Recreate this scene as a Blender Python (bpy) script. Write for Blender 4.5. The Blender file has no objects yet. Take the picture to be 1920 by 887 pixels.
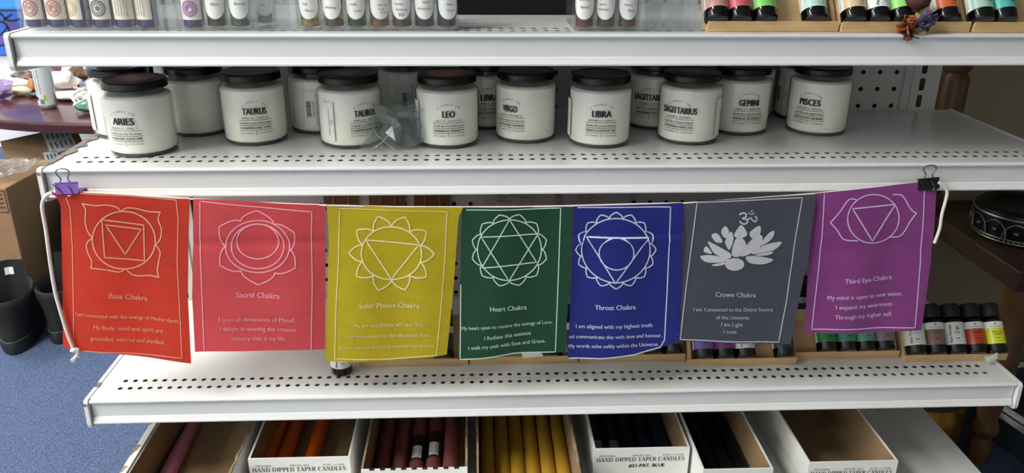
import bpy, bmesh, math, random
from mathutils import Vector, Matrix, noise
random.seed(7)
PI = math.pi
S = bpy.context.scene
COL = S.collection
# ---------------------------------------------------------------- camera
CX, CY, CZ = 0.4972, -1.2019, 0.585
YAW, PITCH, ROLL, FPX = -0.0469, 0.3822, 0.0071, 1533.6
_fw = Vector((-math.sin(YAW)*math.cos(PITCH), math.cos(YAW)*math.cos(PITCH), -math.sin(PITCH)))
_rt = Vector((math.cos(YAW), math.sin(YAW), 0))
_up = _rt.cross(_fw)
RT = _rt*math.cos(ROLL) + _up*math.sin(ROLL)
UP = _up*math.cos(ROLL) - _rt*math.sin(ROLL)
FW = _fw
CAM = Vector((CX, CY, CZ))
cd = bpy.data.cameras.new('camera')
co = bpy.data.objects.new('camera', cd)
COL.objects.link(co)
m = Matrix.Identity(4)
for i in range(3):
    m[i][0] = RT[i]; m[i][1] = UP[i]; m[i][2] = -FW[i]; m[i][3] = CAM[i]
co.matrix_world = m
cd.sensor_fit = 'HORIZONTAL'
cd.sensor_width = 36.0
cd.lens = FPX/1920*36
cd.clip_start = 0.02
S.camera = co
# ---------------------------------------------------------------- exposure, world, lights
vs = S.view_settings
vs.view_transform = 'Standard'; vs.look = 'None'; vs.gamma = 1.0
vs.use_curve_mapping = False
vs.exposure = 0.0
try:
    S.cycles.transparent_max_bounces = 32
    S.cycles.max_bounces = 10
except Exception:
    pass
W = bpy.data.worlds.new('world'); S.world = W
W.use_nodes = True
W.node_tree.nodes['Background'].inputs[0].default_value = (0.85, 0.93, 1.0, 1)
W.node_tree.nodes['Background'].inputs[1].default_value = 0.1
FLOOR = -0.36
CEIL = 2.15
LAMPS = [  # x, y, size x, size y, watts
    (-1.15, -1.15, 0.6, 1.2, 88),
    (-2.2, 1.3, 0.6, 1.2, 72),
    (-2.6, -2.3, 0.6, 1.2, 75),  # unseen fill lamp, added to bring frontal light onto the jars
]
for i, (lx, ly, sx, sy, w) in enumerate(LAMPS):
    ld = bpy.data.lights.new('ceiling_and_fill_lamp', 'AREA')
    ld.shape = 'RECTANGLE'; ld.size = sx; ld.size_y = sy; ld.energy = w
    ld.color = (1.0, 0.985, 0.93)
    lo = bpy.data.objects.new('ceiling_and_fill_lamp', ld)
    lo.location = (lx, ly, CEIL-0.035)
    COL.objects.link(lo)

# ---------------------------------------------------------------- helpers
def ray(x, y):
    return FW + RT*((x-960)/FPX) + UP*((443.5-y)/FPX)
def atz(x, y, z):
    d = ray(x, y); return CAM + d*((z-CZ)/d.z)
def aty(x, y, Y):
    d = ray(x, y); return CAM + d*((Y-CY)/d.y)
def atd(x, y, t):
    return CAM + ray(x, y)*t
def lin(c):
    c /= 255.0
    return c/12.92 if c <= 0.04045 else ((c+0.055)/1.055)**2.4
def rgb(r, g, b):
    return (lin(r), lin(g), lin(b), 1)
MATS = {}
def mat(name, col=(200, 200, 200), rough=0.5, metal=0.0, spec=0.5, bump=None, var=None, trans=0.0, coat=0.0, sheen=0.0, emit=None):
    """principled material; bump=(scale,strength), var=(scale,amount) noise colour variation, trans = translucent share"""
    if name in MATS: return MATS[name]
    M = bpy.data.materials.new(name); M.use_nodes = True
    nt = M.node_tree; P = nt.nodes['Principled BSDF']; out = nt.nodes['Material Output']
    P.inputs['Base Color'].default_value = rgb(*col)
    P.inputs['Roughness'].default_value = rough
    P.inputs['Metallic'].default_value = metal
    P.inputs['Specular IOR Level'].default_value = spec
    if coat: P.inputs['Coat Weight'].default_value = coat; P.inputs['Coat Roughness'].default_value = 0.08
    if sheen: P.inputs['Sheen Weight'].default_value = sheen
    tc = nt.nodes.new('ShaderNodeTexCoord')
    if emit:
        P.inputs['Emission Color'].default_value = (1, 1, 0.97, 1); P.inputs['Emission Strength'].default_value = emit
    if var:
        n = nt.nodes.new('ShaderNodeTexNoise'); n.inputs['Scale'].default_value = var[0]; n.inputs['Detail'].default_value = 5
        mp = nt.nodes.new('ShaderNodeMapping')
        if len(var) > 2: mp.inputs['Scale'].default_value = var[2]
        nt.links.new(tc.outputs['Object'], mp.inputs[0]); nt.links.new(mp.outputs[0], n.inputs['Vector'])
        r = nt.nodes.new('ShaderNodeValToRGB')
        a = var[1]; c = rgb(*col)
        r.color_ramp.elements[0].position = 0.3; r.color_ramp.elements[1].position = 0.7
        r.color_ramp.elements[0].color = (c[0]*(1-a), c[1]*(1-a), c[2]*(1-a), 1)
        r.color_ramp.elements[1].color = (min(1, c[0]*(1+a)), min(1, c[1]*(1+a)), min(1, c[2]*(1+a)), 1)
        nt.links.new(n.outputs['Fac'], r.inputs[0]); nt.links.new(r.outputs[0], P.inputs['Base Color'])
    if bump:
        n2 = nt.nodes.new('ShaderNodeTexNoise'); n2.inputs['Scale'].default_value = bump[0]; n2.inputs['Detail'].default_value = 4
        mp2 = nt.nodes.new('ShaderNodeMapping')
        if len(bump) > 2: mp2.inputs['Scale'].default_value = bump[2]
        nt.links.new(tc.outputs['Object'], mp2.inputs[0]); nt.links.new(mp2.outputs[0], n2.inputs['Vector'])
        b = nt.nodes.new('ShaderNodeBump'); b.inputs['Strength'].default_value = bump[1]; b.inputs['Distance'].default_value = 0.002
        nt.links.new(n2.outputs['Fac'], b.inputs['Height']); nt.links.new(b.outputs[0], P.inputs['Normal'])
    if trans:
        t = nt.nodes.new('ShaderNodeBsdfTranslucent'); t.inputs[0].default_value = rgb(*col)
        if var: nt.links.new(r.outputs[0], t.inputs[0])
        mx = nt.nodes.new('ShaderNodeMixShader'); mx.inputs[0].default_value = trans
        nt.links.new(P.outputs[0], mx.inputs[1]); nt.links.new(t.outputs[0], mx.inputs[2])
        nt.links.new(mx.outputs[0], out.inputs[0])
    MATS[name] = M
    return M
def clear(name, tint=(0.95, 0.97, 0.96), ior=1.45, rough=0.03, haze=0.0, hazecol=(200, 205, 205)):
    """thin clear glass or plastic: see-through with Fresnel reflection, optional milky haze"""
    if name in MATS: return MATS[name]
    M = bpy.data.materials.new(name); M.use_nodes = True
    nt = M.node_tree; out = nt.nodes['Material Output']; nt.nodes.remove(nt.nodes['Principled BSDF'])
    t = nt.nodes.new('ShaderNodeBsdfTransparent'); t.inputs[0].default_value = (*tint, 1)
    g = nt.nodes.new('ShaderNodeBsdfGlossy'); g.inputs['Roughness'].default_value = rough
    lw = nt.nodes.new('ShaderNodeLayerWeight'); lw.inputs[0].default_value = 0.5
    pw = nt.nodes.new('ShaderNodeMath'); pw.operation = 'POWER'; pw.inputs[1].default_value = 5.0
    nt.links.new(lw.outputs['Facing'], pw.inputs[0])
    f0 = ((ior-1)/(ior+1))**2
    f = nt.nodes.new('ShaderNodeMath'); f.operation = 'MULTIPLY_ADD'; f.inputs[1].default_value = 1-f0; f.inputs[2].default_value = f0
    nt.links.new(pw.outputs[0], f.inputs[0])
    mx = nt.nodes.new('ShaderNodeMixShader')
    nt.links.new(f.outputs[0], mx.inputs[0])
    base = t.outputs[0]
    if haze:
        d = nt.nodes.new('ShaderNodeBsdfDiffuse'); d.inputs[0].default_value = rgb(*hazecol)
        m2 = nt.nodes.new('ShaderNodeMixShader'); m2.inputs[0].default_value = haze
        nt.links.new(t.outputs[0], m2.inputs[1]); nt.links.new(d.outputs[0], m2.inputs[2]); base = m2.outputs[0]
    nt.links.new(base, mx.inputs[1]); nt.links.new(g.outputs[0], mx.inputs[2]); nt.links.new(mx.outputs[0], out.inputs[0])
    MATS[name] = M
    return M

class MB:
    """mesh builder: collects shapes, then links them as ONE object"""
    def __init__(s): s.v = []; s.f = []; s.mi = []; s.mats = []; s.cur = 0
    def use(s, M):
        if M not in s.mats: s.mats.append(M)
        s.cur = s.mats.index(M); return s
    def add(s, vs, fs):
        o = len(s.v); s.v += [Vector(p) for p in vs]
        for f in fs: s.f.append([i+o for i in f]); s.mi.append(s.cur)
        return s
    def hexa(s, c):
        return s.add(c, [(0, 3, 2, 1), (4, 5, 6, 7), (0, 1, 5, 4), (1, 2, 6, 5), (2, 3, 7, 6), (3, 0, 4, 7)])
    def box(s, x0, x1, y0, y1, z0, z1, M=None):
        c = [Vector(p) for p in ((x0, y0, z0), (x1, y0, z0), (x1, y1, z0), (x0, y1, z0), (x0, y0, z1), (x1, y0, z1), (x1, y1, z1), (x0, y1, z1))]
        if M is not None: c = [M @ p for p in c]
        return s.hexa(c)
    def lathe(s, prof, n=32, M=None, cap0=True, cap1=True):
        vs = []; fs = []; k = len(prof)
        for r, z in prof:
            for i in range(n):
                a = 2*PI*i/n; vs.append(Vector((r*math.cos(a), r*math.sin(a), z)))
        for j in range(k-1):
            for i in range(n):
                i2 = (i+1) % n
                fs.append((j*n+i, j*n+i2, (j+1)*n+i2, (j+1)*n+i))
        if cap0: fs.append(tuple(reversed(range(n))))
        if cap1: fs.append(tuple((k-1)*n+i for i in range(n)))
        if M is not None: vs = [M @ p for p in vs]
        return s.add(vs, fs)
    def tube(s, pts, r, n=8, closed=False):
        pts = [Vector(p) for p in pts]; k = len(pts); vs = []; fs = []
        nrm = None
        for i, p in enumerate(pts):
            a = pts[i-1] if (i > 0 or closed) else p
            b = pts[(i+1) % k] if (i < k-1 or closed) else p
            t = (b-a).normalized()
            if nrm is None:
                nrm = t.orthogonal().normalized()
            else:
                nrm = (nrm - t*nrm.dot(t)); nrm = nrm.normalized() if nrm.length > 1e-6 else t.orthogonal().normalized()
            bn = t.cross(nrm)
            rr = r[i] if isinstance(r, (list, tuple)) else r
            for q in range(n):
                an = 2*PI*q/n; vs.append(p + nrm*(rr*math.cos(an)) + bn*(rr*math.sin(an)))
        for i in range(k if closed else k-1):
            for q in range(n):
                q2 = (q+1) % n; i2 = (i+1) % k
                fs.append((i*n+q, i*n+q2, i2*n+q2, i2*n+q))
        if not closed:
            fs.append(tuple(reversed(range(n)))); fs.append(tuple((k-1)*n+q for q in range(n)))
        return s.add(vs, fs)
    def sphere(s, c, r, sub=2, sc=(1, 1, 1), nz=0.0, seed=0, fr=1.0):
        bm = bmesh.new(); bmesh.ops.create_icosphere(bm, subdivisions=sub, radius=1)
        vs = []
        for v in bm.verts:
            p = v.co.copy()
            if nz: p *= 1 + nz*noise.noise(p*fr + Vector((seed*7.1, seed*3.3, seed)))
            vs.append(Vector(c) + Vector((p.x*sc[0], p.y*sc[1], p.z*sc[2]))*r)
        fs = [[v.index for v in f.verts] for f in bm.faces]; bm.free()
        return s.add(vs, fs)
    def grid(s, fn, nu, nv):
        vs = [fn(i/nu, j/nv) for j in range(nv+1) for i in range(nu+1)]
        fs = [(j*(nu+1)+i, j*(nu+1)+i+1, (j+1)*(nu+1)+i+1, (j+1)*(nu+1)+i) for j in range(nv) for i in range(nu)]
        return s.add(vs, fs)
    def ribbon(s, pts, w, fn, closed=False):
        """stroke of width w along 2D points, mapped to 3D by fn(x, y)"""
        k = len(pts); vs = []; fs = []
        for i in range(k):
            a = pts[i-1] if (i > 0 or closed) else pts[i]
            b = pts[(i+1) % k] if (i < k-1 or closed) else pts[i]
            tx, ty = b[0]-a[0], b[1]-a[1]; l = math.hypot(tx, ty) or 1
            ww = w[i] if isinstance(w, (list, tuple)) else w
            nx, ny = -ty/l*ww/2, tx/l*ww/2
            vs.append(fn(pts[i][0]+nx, pts[i][1]+ny)); vs.append(fn(pts[i][0]-nx, pts[i][1]-ny))
        for i in range(k if closed else k-1):
            j = (i+1) % k
            fs.append((2*i, 2*i+1, 2*j+1, 2*j))
        return s.add(vs, fs)
    def poly(s, pts, fn):
        return s.add([fn(*p) for p in pts], [tuple(range(len(pts)))])
    def mesh(s, name, smooth=35):
        me = bpy.data.meshes.new(name)
        me.from_pydata([tuple(p) for p in s.v], [], s.f)
        for M in s.mats: me.materials.append(M)
        me.polygons.foreach_set('material_index', s.mi)
        if smooth:
            me.polygons.foreach_set('use_smooth', [True]*len(me.polygons))
            me.update()
            me.set_sharp_from_angle(angle=math.radians(smooth))
        me.update(); return me
    def build(s, name, parent=None, loc=None, smooth=35, bevel=0, label=None, fixn=False):
        me = s.mesh(name, smooth)
        if fixn:
            bm = bmesh.new(); bm.from_mesh(me); bmesh.ops.recalc_face_normals(bm, faces=bm.faces); bm.to_mesh(me); bm.free()
        return link(name, me, parent, loc, bevel, label)
def link(name, me, parent=None, loc=None, bevel=0, label=None):
    o = bpy.data.objects.new(name, me); COL.objects.link(o)
    if parent is not None: o.parent = parent
    if loc is not None: o.location = loc
    if bevel:
        b = o.modifiers.new('bevel', 'BEVEL'); b.width = bevel; b.segments = 2; b.limit_method = 'ANGLE'; b.angle_limit = math.radians(40)
    if label: o['label'] = label
    return o
def tag(o, label, cat, group=None):
    o['label'] = label; o['category'] = cat
    if group: o['group'] = group
    return o
def thing(name, label, cat, loc=(0, 0, 0), rot=(0, 0, 0), group=None):
    o = bpy.data.objects.new(name, None); COL.objects.link(o)
    o.empty_display_size = 0.02
    o.location = loc; o.rotation_euler = rot
    return tag(o, label, cat, group)
def structure(o):
    o['kind'] = 'structure'; return o
# ---- text
_TC = {}
def text_geo(s, bold=0.0):
    k = (s, bold)
    if k in _TC: return _TC[k]
    c = bpy.data.curves.new('txt', 'FONT'); c.body = s; c.resolution_u = 2; c.fill_mode = 'FRONT'
    o = bpy.data.objects.new('txt', c); COL.objects.link(o)
    me = bpy.data.meshes.new_from_object(o)
    vs = [(v.co.x, v.co.y) for v in me.vertices]; fs = [tuple(p.vertices) for p in me.polygons]
    bpy.data.objects.remove(o); bpy.data.meshes.remove(me); bpy.data.curves.remove(c)
    if bold:  # heavier weight: the same outline struck three times
        n0 = len(vs); base = list(vs); bf = list(fs)
        for d in (-bold, bold):
            o_ = len(vs); vs += [(x+d, y) for x, y in base]; fs += [tuple(i+o_ for i in f) for f in bf]
    if vs:
        x0 = min(v[0] for v in vs); x1 = max(v[0] for v in vs)
    else: x0, x1 = 0, 1
    _TC[k] = ([(x-x0, y) for x, y in vs], fs, x1-x0)
    return _TC[k]
CAPH = 0.73
def text_to(mb, s, fn, x0, y0, width=None, cap=None, bold=0.0, up=1.0, center=False):
    """text with its baseline starting at (x0,y0); width and cap height in the units fn takes"""
    vs, fs, w = text_geo(s, bold)
    kx = width/w if width else cap/CAPH
    ky = cap/CAPH if cap else kx
    if center: x0 -= w*kx/2
    mb.add([fn(x0+x*kx, y0+y*ky*up) for x, y in vs], fs)
def text_line(mb, s, fn, A, B, bold=0.0, stretch=1.0, yup=False):
    """text fitted between baseline ends A and B (y grows downwards in these units)"""
    vs, fs, w = text_geo(s, bold)
    dx, dy = B[0]-A[0], B[1]-A[1]
    kx = 1.0/w; L = math.hypot(dx, dy); px, py = (-dy/L, dx/L) if yup else (dy/L, -dx/L)
    ky = L/w*stretch
    mb.add([fn(A[0]+dx*x*kx+px*y*ky, A[1]+dy*x*kx+py*y*ky) for x, y in vs], fs)

# ---------------------------------------------------------------- materials
WHITE = mat('white_enamel', (216, 217, 214), 0.14, spec=0.5, var=(6, 0.03))
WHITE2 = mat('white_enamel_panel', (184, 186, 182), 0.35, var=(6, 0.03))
CHIP = mat('chipped_metal', (110, 98, 90), 0.6, var=(90, 0.5))
DARK = mat('dark_void', (14, 14, 14), 0.9)
BLACKP = mat('black_plastic', (6, 6, 7), 0.3, spec=0.35)
BLACKM = mat('black_matt', (16, 16, 17), 0.6)
INK = mat('black_ink', (14, 14, 16), 0.6)
INKG = mat('grey_ink', (95, 92, 92), 0.7)
PAPER = mat('white_paper', (232, 231, 226), 0.6)
CREAM = mat('cream_paper', (226, 214, 196), 0.6)
GLASS = clear('clear_glass', (0.97, 0.98, 0.97), 1.45, 0.03)
ACRYL = clear('clear_acrylic', (0.99, 0.993, 0.993), 1.3, 0.05, 0.02, (240, 244, 246))
ACRYE = clear('acrylic_divider', (0.97, 0.975, 0.98), 1.4, 0.06, 0.10, (186, 194, 200))
WAX = mat('soy_wax', (246, 244, 232), 0.5, spec=0.3, var=(14, 0.03))
WOOD = mat('pine_wood', (206, 172, 122), 0.5, var=(9, 0.16, (1, 1, 9)), bump=(60, 0.15, (1, 1, 8)))
WOODX = mat('pine_wood_lengthwise', (208, 174, 124), 0.5, var=(9, 0.16, (1, 9, 9)), bump=(60, 0.15, (1, 8, 8)))
KRAFT = mat('kraft_cardboard', (150, 124, 90), 0.8, var=(30, 0.1))
CARDW = mat('white_card', (222, 221, 216), 0.65)
OAK = mat('stained_oak', (96, 66, 34), 0.38, var=(8, 0.3, (6, 6, 1)))
OAKD = mat('dark_stained_oak', (58, 40, 26), 0.42, var=(8, 0.25, (6, 1, 6)))
WALLW = mat('white_wall_paint', (226, 228, 228), 0.85, bump=(200, 0.1))
WALLB = mat('beige_wall_paint', (158, 146, 122), 0.85, bump=(200, 0.1))
CEILM = mat('ceiling_paint', (225, 225, 222), 0.9)
CORD = mat('white_cotton_cord', (226, 214, 206), 0.85, bump=(1400, 0.25))
STEEL = mat('wire_steel', (120, 118, 118), 0.3, metal=1.0)

def carpet_mat():
    M = mat('blue_carpet', (70, 84, 116), 0.95, bump=(700, 0.5))
    nt = M.node_tree; P = nt.nodes['Principled BSDF']
    tc = nt.nodes.new('ShaderNodeTexCoord')
    n = nt.nodes.new('ShaderNodeTexNoise'); n.inputs['Scale'].default_value = 330; n.inputs['Detail'].default_value = 2
    r = nt.nodes.new('ShaderNodeValToRGB')
    e = r.color_ramp.elements
    e[0].position = 0.3; e[0].color = rgb(48, 60, 90)
    e[1].position = 0.72; e[1].color = rgb(100, 115, 146)
    x = r.color_ramp.elements.new(0.5); x.color = rgb(70, 85, 118)
    nt.links.new(tc.outputs['Object'], n.inputs['Vector']); nt.links.new(n.outputs['Fac'], r.inputs[0]); nt.links.new(r.outputs[0], P.inputs['Base Color'])
    return M
CARPET = carpet_mat()

# ---------------------------------------------------------------- room
def slab(name, x0, x1, y0, y1, z0, z1, M):
    return structure(MB().use(M).box(x0, x1, y0, y1, z0, z1).build(name, smooth=0))
slab('floor', -3.4, 3.0, -3.6, 2.6, FLOOR-0.05, FLOOR, CARPET)
slab('ceiling', -3.4, 3.0, -3.6, 2.6, CEIL, CEIL+0.05, CEILM)
slab('wall_back', -3.4, 1.0, 2.22, 2.3, FLOOR, CEIL, WALLW)
slab('wall_alcove', 1.0, 1.05, 0.44, 2.22, FLOOR, CEIL, WALLW)
slab('wall_behind_table', 1.0, 2.9, 0.36, 0.44, FLOOR, CEIL, WALLB)
slab('wall_right', 2.9, 3.0, -3.6, 0.44, FLOOR, CEIL, WALLB)
slab('wall_left', -3.4, -3.3, -3.6, 2.3, FLOOR, CEIL, WALLW)
slab('wall_front', -3.4, 3.0, -3.6, -3.5, FLOOR, CEIL, WALLW)
names = ['in front of the left end of the shelves', 'by the far left wall', 'far to the left behind the viewer, added as unseen fill']
for i, (lx, ly, sx, sy, w) in enumerate(LAMPS):  # the last fixture is an added one, housing the fill lamp
    t = thing('ceiling_and_fill_light', 'flat rectangular white ceiling light ' + names[i], 'ceiling light', (lx, ly, CEIL), group='ceiling lights')
    fr = MB().use(CARDW)
    fr.box(-sx/2-.03, sx/2+.03, -sy/2-.03, -sy/2, -.03, 0).box(-sx/2-.03, sx/2+.03, sy/2, sy/2+.03, -.03, 0)
    fr.box(-sx/2-.03, -sx/2, -sy/2, sy/2, -.03, 0).box(sx/2, sx/2+.03, -sy/2, sy/2, -.03, 0)
    fr.build('frame', t, smooth=0)
    MB().use(mat('lamp_diffuser', (240, 240, 236), 0.5, emit=3.0)).box(-sx/2, sx/2, -sy/2, sy/2, -.02, -.012).build('diffuser', t, smooth=0)

# ---------------------------------------------------------------- gondola shelving
SW = 1.22
Z1, Z2, Z3, Z4 = 0.4567, 0.3043, 0.0, -0.1658
D1, D2, D3, D4 = 0.2885, 0.2822, 0.2915, 0.4522
LIP = 0.034
def perforated(mb, x0, x1, ys, y_front, y_back, z, pitch=0.01272, r=0.0032, x_in=0.022):
    """sheet at height z with rows of real round holes at the depths ys"""
    ys = sorted(ys); edges = [y_front]
    for y in ys: edges += [y-pitch/2, y+pitch/2]
    edges.append(y_back)
    n = int((x1-x0-2*x_in)/pitch)
    ox = x0 + ((x1-x0) - n*pitch)/2
    for i in range(len(edges)-1):
        a, b = edges[i], edges[i+1]
        if b-a < 1e-5: continue
        if i % 2 == 0:
            mb.add([(x0, a, z), (x1, a, z), (x1, b, z), (x0, b, z)], [(0, 1, 2, 3)])
        else:
            mb.add([(x0, a, z), (ox, a, z), (ox, b, z), (x0, b, z)], [(0, 1, 2, 3)])
            mb.add([(ox+n*pitch, a, z), (x1, a, z), (x1, b, z), (ox+n*pitch, b, z)], [(0, 1, 2, 3)])
            for k in range(n):
                cell_hole(mb, ox+k*pitch, ox+(k+1)*pitch, a, b, r, r, lambda u, v: (u, v, z))
def cell_hole(mb, u0, u1, v0, v1, ru, rv, fn, n=12, power=2.0):
    """square cell with a round or rounded-slot hole"""
    cu, cv = (u0+u1)/2, (v0+v1)/2; outer = []; inner = []
    for k in range(n):
        a = 2*PI*(k+0.5)/n; c, s_ = math.cos(a), math.sin(a)
        q = max(abs(c), abs(s_))
        outer.append(fn(cu + c/q*(u1-u0)/2, cv + s_/q*(v1-v0)/2))
        e = 2.0/power
        inner.append(fn(cu + math.copysign(abs(c)**e, c)*ru, cv + math.copysign(abs(s_)**e, s_)*rv))
    # corners of the cell
    cs = [fn(u1, v1), fn(u0, v1), fn(u0, v0), fn(u1, v0)]
    vs = outer + inner + cs
    fs = [(k, (k+1) % n, n+(k+1) % n, n+k) for k in range(n)]
    for q in range(4):
        a = q*n//4 + n//8 - (0 if n % 8 else 1)
        k = int(n*(0.125+0.25*q) - 0.5)
        fs.append((k, 2*n+q, (k+1) % n))
    mb.add(vs, fs)
def shelf(label, z, d, chips):
    t = thing('metal_shelf', label, 'shelf', (0, 0, z))
    g = 0.0267
    mb = MB().use(WHITE)
    perforated(mb, 0.002, SW-0.002, [-d+g, -d+g+0.0254*0.72], -d+0.0041, -0.0066, 0)
    mb.box(0.002, SW-0.002, -d+0.03+.03, -0.0066, -0.006, -0.0015)
    mb.box(0.004, SW-0.004, -d+0.0125, -d+0.0895, -0.024, -0.022).box(0.004, SW-0.004, -d+0.088, -d+0.0895, -0.022, -0.0061)
    o = mb.build('shelf_deck', t, smooth=0)
    # price rail along the front: rounded nose, recessed face, kicked out lower bead
    prof = [(0.004, 0.0), (0.0, 0.0), (-0.0018, -0.0008), (-0.0025, -0.0024), (-0.0019, -0.0041), (0.0012, -0.0047), (0.0017, -0.0054), (0.0017, -0.0252),
            (0.0006, -0.0258), (0.0002, -0.0266), (-0.0015, -0.0312), (-0.0025, -0.0322), (-0.0026, -0.0338), (-0.0015, -0.0348), (0.012, -0.0348), (0.012, -0.030), (0.012, -0.0045), (0.004, -0.004)]
    x0, x1 = 0.0035, SW-0.0035
    r = MB().use(WHITE); k = len(prof)
    vs = [(x, -d+y, zz) for x in (x0, x1) for y, zz in prof]
    r.add(vs, [(i, (i+1) % k, k+(i+1) % k, k+i) for i in range(k)] + [tuple(reversed(range(k))), tuple(range(k, 2*k))])
    r.build('price_rail', t, smooth=28)
    for side, xx in ((0, 0.0), (1, SW)):
        e = MB().use(WHITE)
        xa, xb = (xx-0.0035, xx+0.0015) if side == 0 else (xx-0.0015, xx+0.0035)
        pr = [(-d-0.004, -0.003), (-d-0.0005, 0.0008), (-0.004, 0.0008), (-0.004, -0.062), (-0.06, -0.058), (-d+0.03, -0.043), (-d+0.004, -0.0405), (-d-0.003, -0.0385), (-d-0.0048, -0.034)]
        kk = len(pr)
        e.add([(x, y, zz) for x in (xa, xb) for y, zz in pr], [tuple(range(kk)), tuple(reversed(range(kk, 2*kk)))] + [((i+1) % kk, i, kk+i, kk+(i+1) % kk) for i in range(kk)])
        if side == 0 and chips:
            # worn paint along the left edge of the deck, with a ragged outline of its own
            e.use(CHIP)
            for (ya, yb, wmax) in chips:
                nn = 26
                def chip(u, v, ya=ya, yb=yb, wmax=wmax):
                    y = ya + (yb-ya)*u
                    w = wmax*(0.25+abs(noise.noise(Vector((y*60, 2.2, z*9))))*1.6)*min(1, 6*u, 6*(1-u))
                    return (xa + 0.0002 + (w+0.004)*v, y, 0.0011)
                e.grid(chip, nn, 1)
            e.add([(xa-.0002, -d-.005, -.006), (xa+.003, -d-.0052, -.006), (xa+.004, -d-.0048, -.003), (xa-.0002, -d-.004, -.002)], [(0, 1, 2, 3)])
        e.build('end_bracket', t, smooth=0)
    return t
shelf('white metal shelf at the top, carrying acrylic vial racks and oil bottles', Z1, D1, None)
shelf('white metal shelf holding the jar candles, paint chipped at its left end', Z2, D2, [(-0.275, -0.10, 0.012)])
shelf('white metal shelf behind the flags with two rows of small holes', Z3, D3, [(-0.262, -0.25, 0.006)])

fr = thing('shelving_frame', 'white shelving frame of pegboard back, slotted uprights and base deck', 'shelving unit', (0, 0, FLOOR))
PX0, PX1 = 0.066, 1.142
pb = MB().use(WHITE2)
PZ0, PZ1 = Z4-0.02, 0.80
nx = int(round((PX1-PX0)/0.0254)); nz = int((PZ1-PZ0)/0.0254)
px = (PX1-PX0)/nx
for i in range(nx):
    for j in range(nz):
        za = PZ0+j*0.0254 - FLOOR
        cell_hole(pb, PX0+i*px, PX0+(i+1)*px, za, za+0.0254, 0.0034, 0.0034, lambda u, v: (u, 0.0, v))
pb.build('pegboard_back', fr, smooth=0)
MB().use(mat('back_sheet', (70, 70, 68), 0.7)).box(0.0, SW, 0.045, 0.05, 0.02, PZ1-FLOOR).build('rear_panel', fr, smooth=0)
for ux in (0.034, 1.168):
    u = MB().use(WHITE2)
    hw = 0.0155
    za = 0.03
    for j in range(int((PZ1-FLOOR-0.03)/0.0254)):
        z0 = za+j*0.0254
        cell_hole(u, ux-hw, ux+hw, z0, z0+0.0254, 0.0042, 0.0094, lambda a, b: (a, -0.006, b), power=5.0)
    zt = za+int((PZ1-FLOOR-0.03)/0.0254)*0.0254
    for sx in (-1, 1):
        a, b = ux+sx*hw, ux+sx*(hw+0.012)
        u.box(min(a, b), max(a, b), -0.004, 0.0, za, zt)
        u.add([(a, -0.006, za), (a, 0.03, za), (a, 0.03, zt), (a, -0.006, zt)], [(0, 1, 2, 3)])
    u.use(DARK).add([(ux-hw, 0.03, za), (ux+hw, 0.03, za), (ux+hw, 0.03, zt), (ux-hw, 0.03, zt)], [(0, 1, 2, 3)])
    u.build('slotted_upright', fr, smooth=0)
bd = MB().use(WHITE)
perforated(bd, 0.0, SW, [-D4+0.0267, -D4+0.0267+0.0254], -D4, 0.0, Z4-FLOOR)
bd.box(0, SW, -D4, -D4+0.003, Z4-FLOOR-0.03, Z4-FLOOR-0.0005)
bd.box(0, 0.003, -D4+0.003, 0, Z4-FLOOR-0.03, Z4-FLOOR-0.0005).box(SW-0.003, SW, -D4+.003, 0, Z4-FLOOR-0.03, Z4-FLOOR-0.0005)
bd.build('base_deck', fr, smooth=0)
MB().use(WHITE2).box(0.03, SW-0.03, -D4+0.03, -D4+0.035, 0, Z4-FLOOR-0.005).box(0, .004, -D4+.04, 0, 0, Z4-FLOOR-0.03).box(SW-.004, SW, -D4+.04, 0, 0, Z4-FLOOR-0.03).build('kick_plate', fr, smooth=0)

# ---------------------------------------------------------------- jar candles
JR, JH = 0.0402, 0.0885
jar_glass = MB().use(GLASS).lathe([(0.030, 0.0003), (0.0365, 0.0005), (0.0392, 0.002), (JR, 0.006), (JR, 0.0665), (0.0393, 0.0700), (0.0366, 0.0722), (0.0350, 0.0740), (0.0350, 0.0795)], 48, cap1=False).mesh('glass_jar', 30)
_wp = MB().use(WAX).lathe([(0.034, 0.0028), (0.0375, 0.0050), (0.0385, 0.008), (0.0385, 0.0685), (0.0362, 0.0708), (0.0335, 0.0716), (0.030, 0.0716)], 48).mesh('wax', 30)
jar_base = MB().use(mat('thick_glass_base', (70, 84, 78), 0.12, spec=0.6)).lathe([(0.0335, 0.0006), (0.037, 0.0009), (0.0385, 0.0021), (0.0355, 0.0026)], 48).mesh('glass_base', 30)
lp = [(0.0355, 0.0785), (0.0370, 0.0785), (0.0374, 0.0798), (0.0370, 0.0812), (0.0369, 0.0852), (0.0364, 0.0872), (0.0354, 0.0883), (0.0344, 0.0884), (0.0332, 0.0878), (0.0, 0.0878)]
jar_lid = MB().use(BLACKP).lathe(lp[:-1]+[(0.02, 0.0878)], 48, cap0=False).mesh('lid', 30)
def lid_sticker(col):
    mb = MB().use(mat('lid_sticker_%d_%d_%d' % col, col, 0.4))
    mb.lathe([(0.0235, 0.0879), (0.0235, 0.0883)], 40, cap0=False)
    mb.use(mat('sticker_print', (176, 130, 110), 0.5))
    for k, w in ((0.006, 0.026), (0.0, 0.032), (-0.006, 0.022)):
        mb.box(-w/2, w/2, k-0.0011, k+0.0011, 0.0883, 0.0885)
    return mb
def cyl(r):
    return lambda s_, h: (r*math.sin(s_/r), -r*math.cos(s_/r), h)
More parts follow.
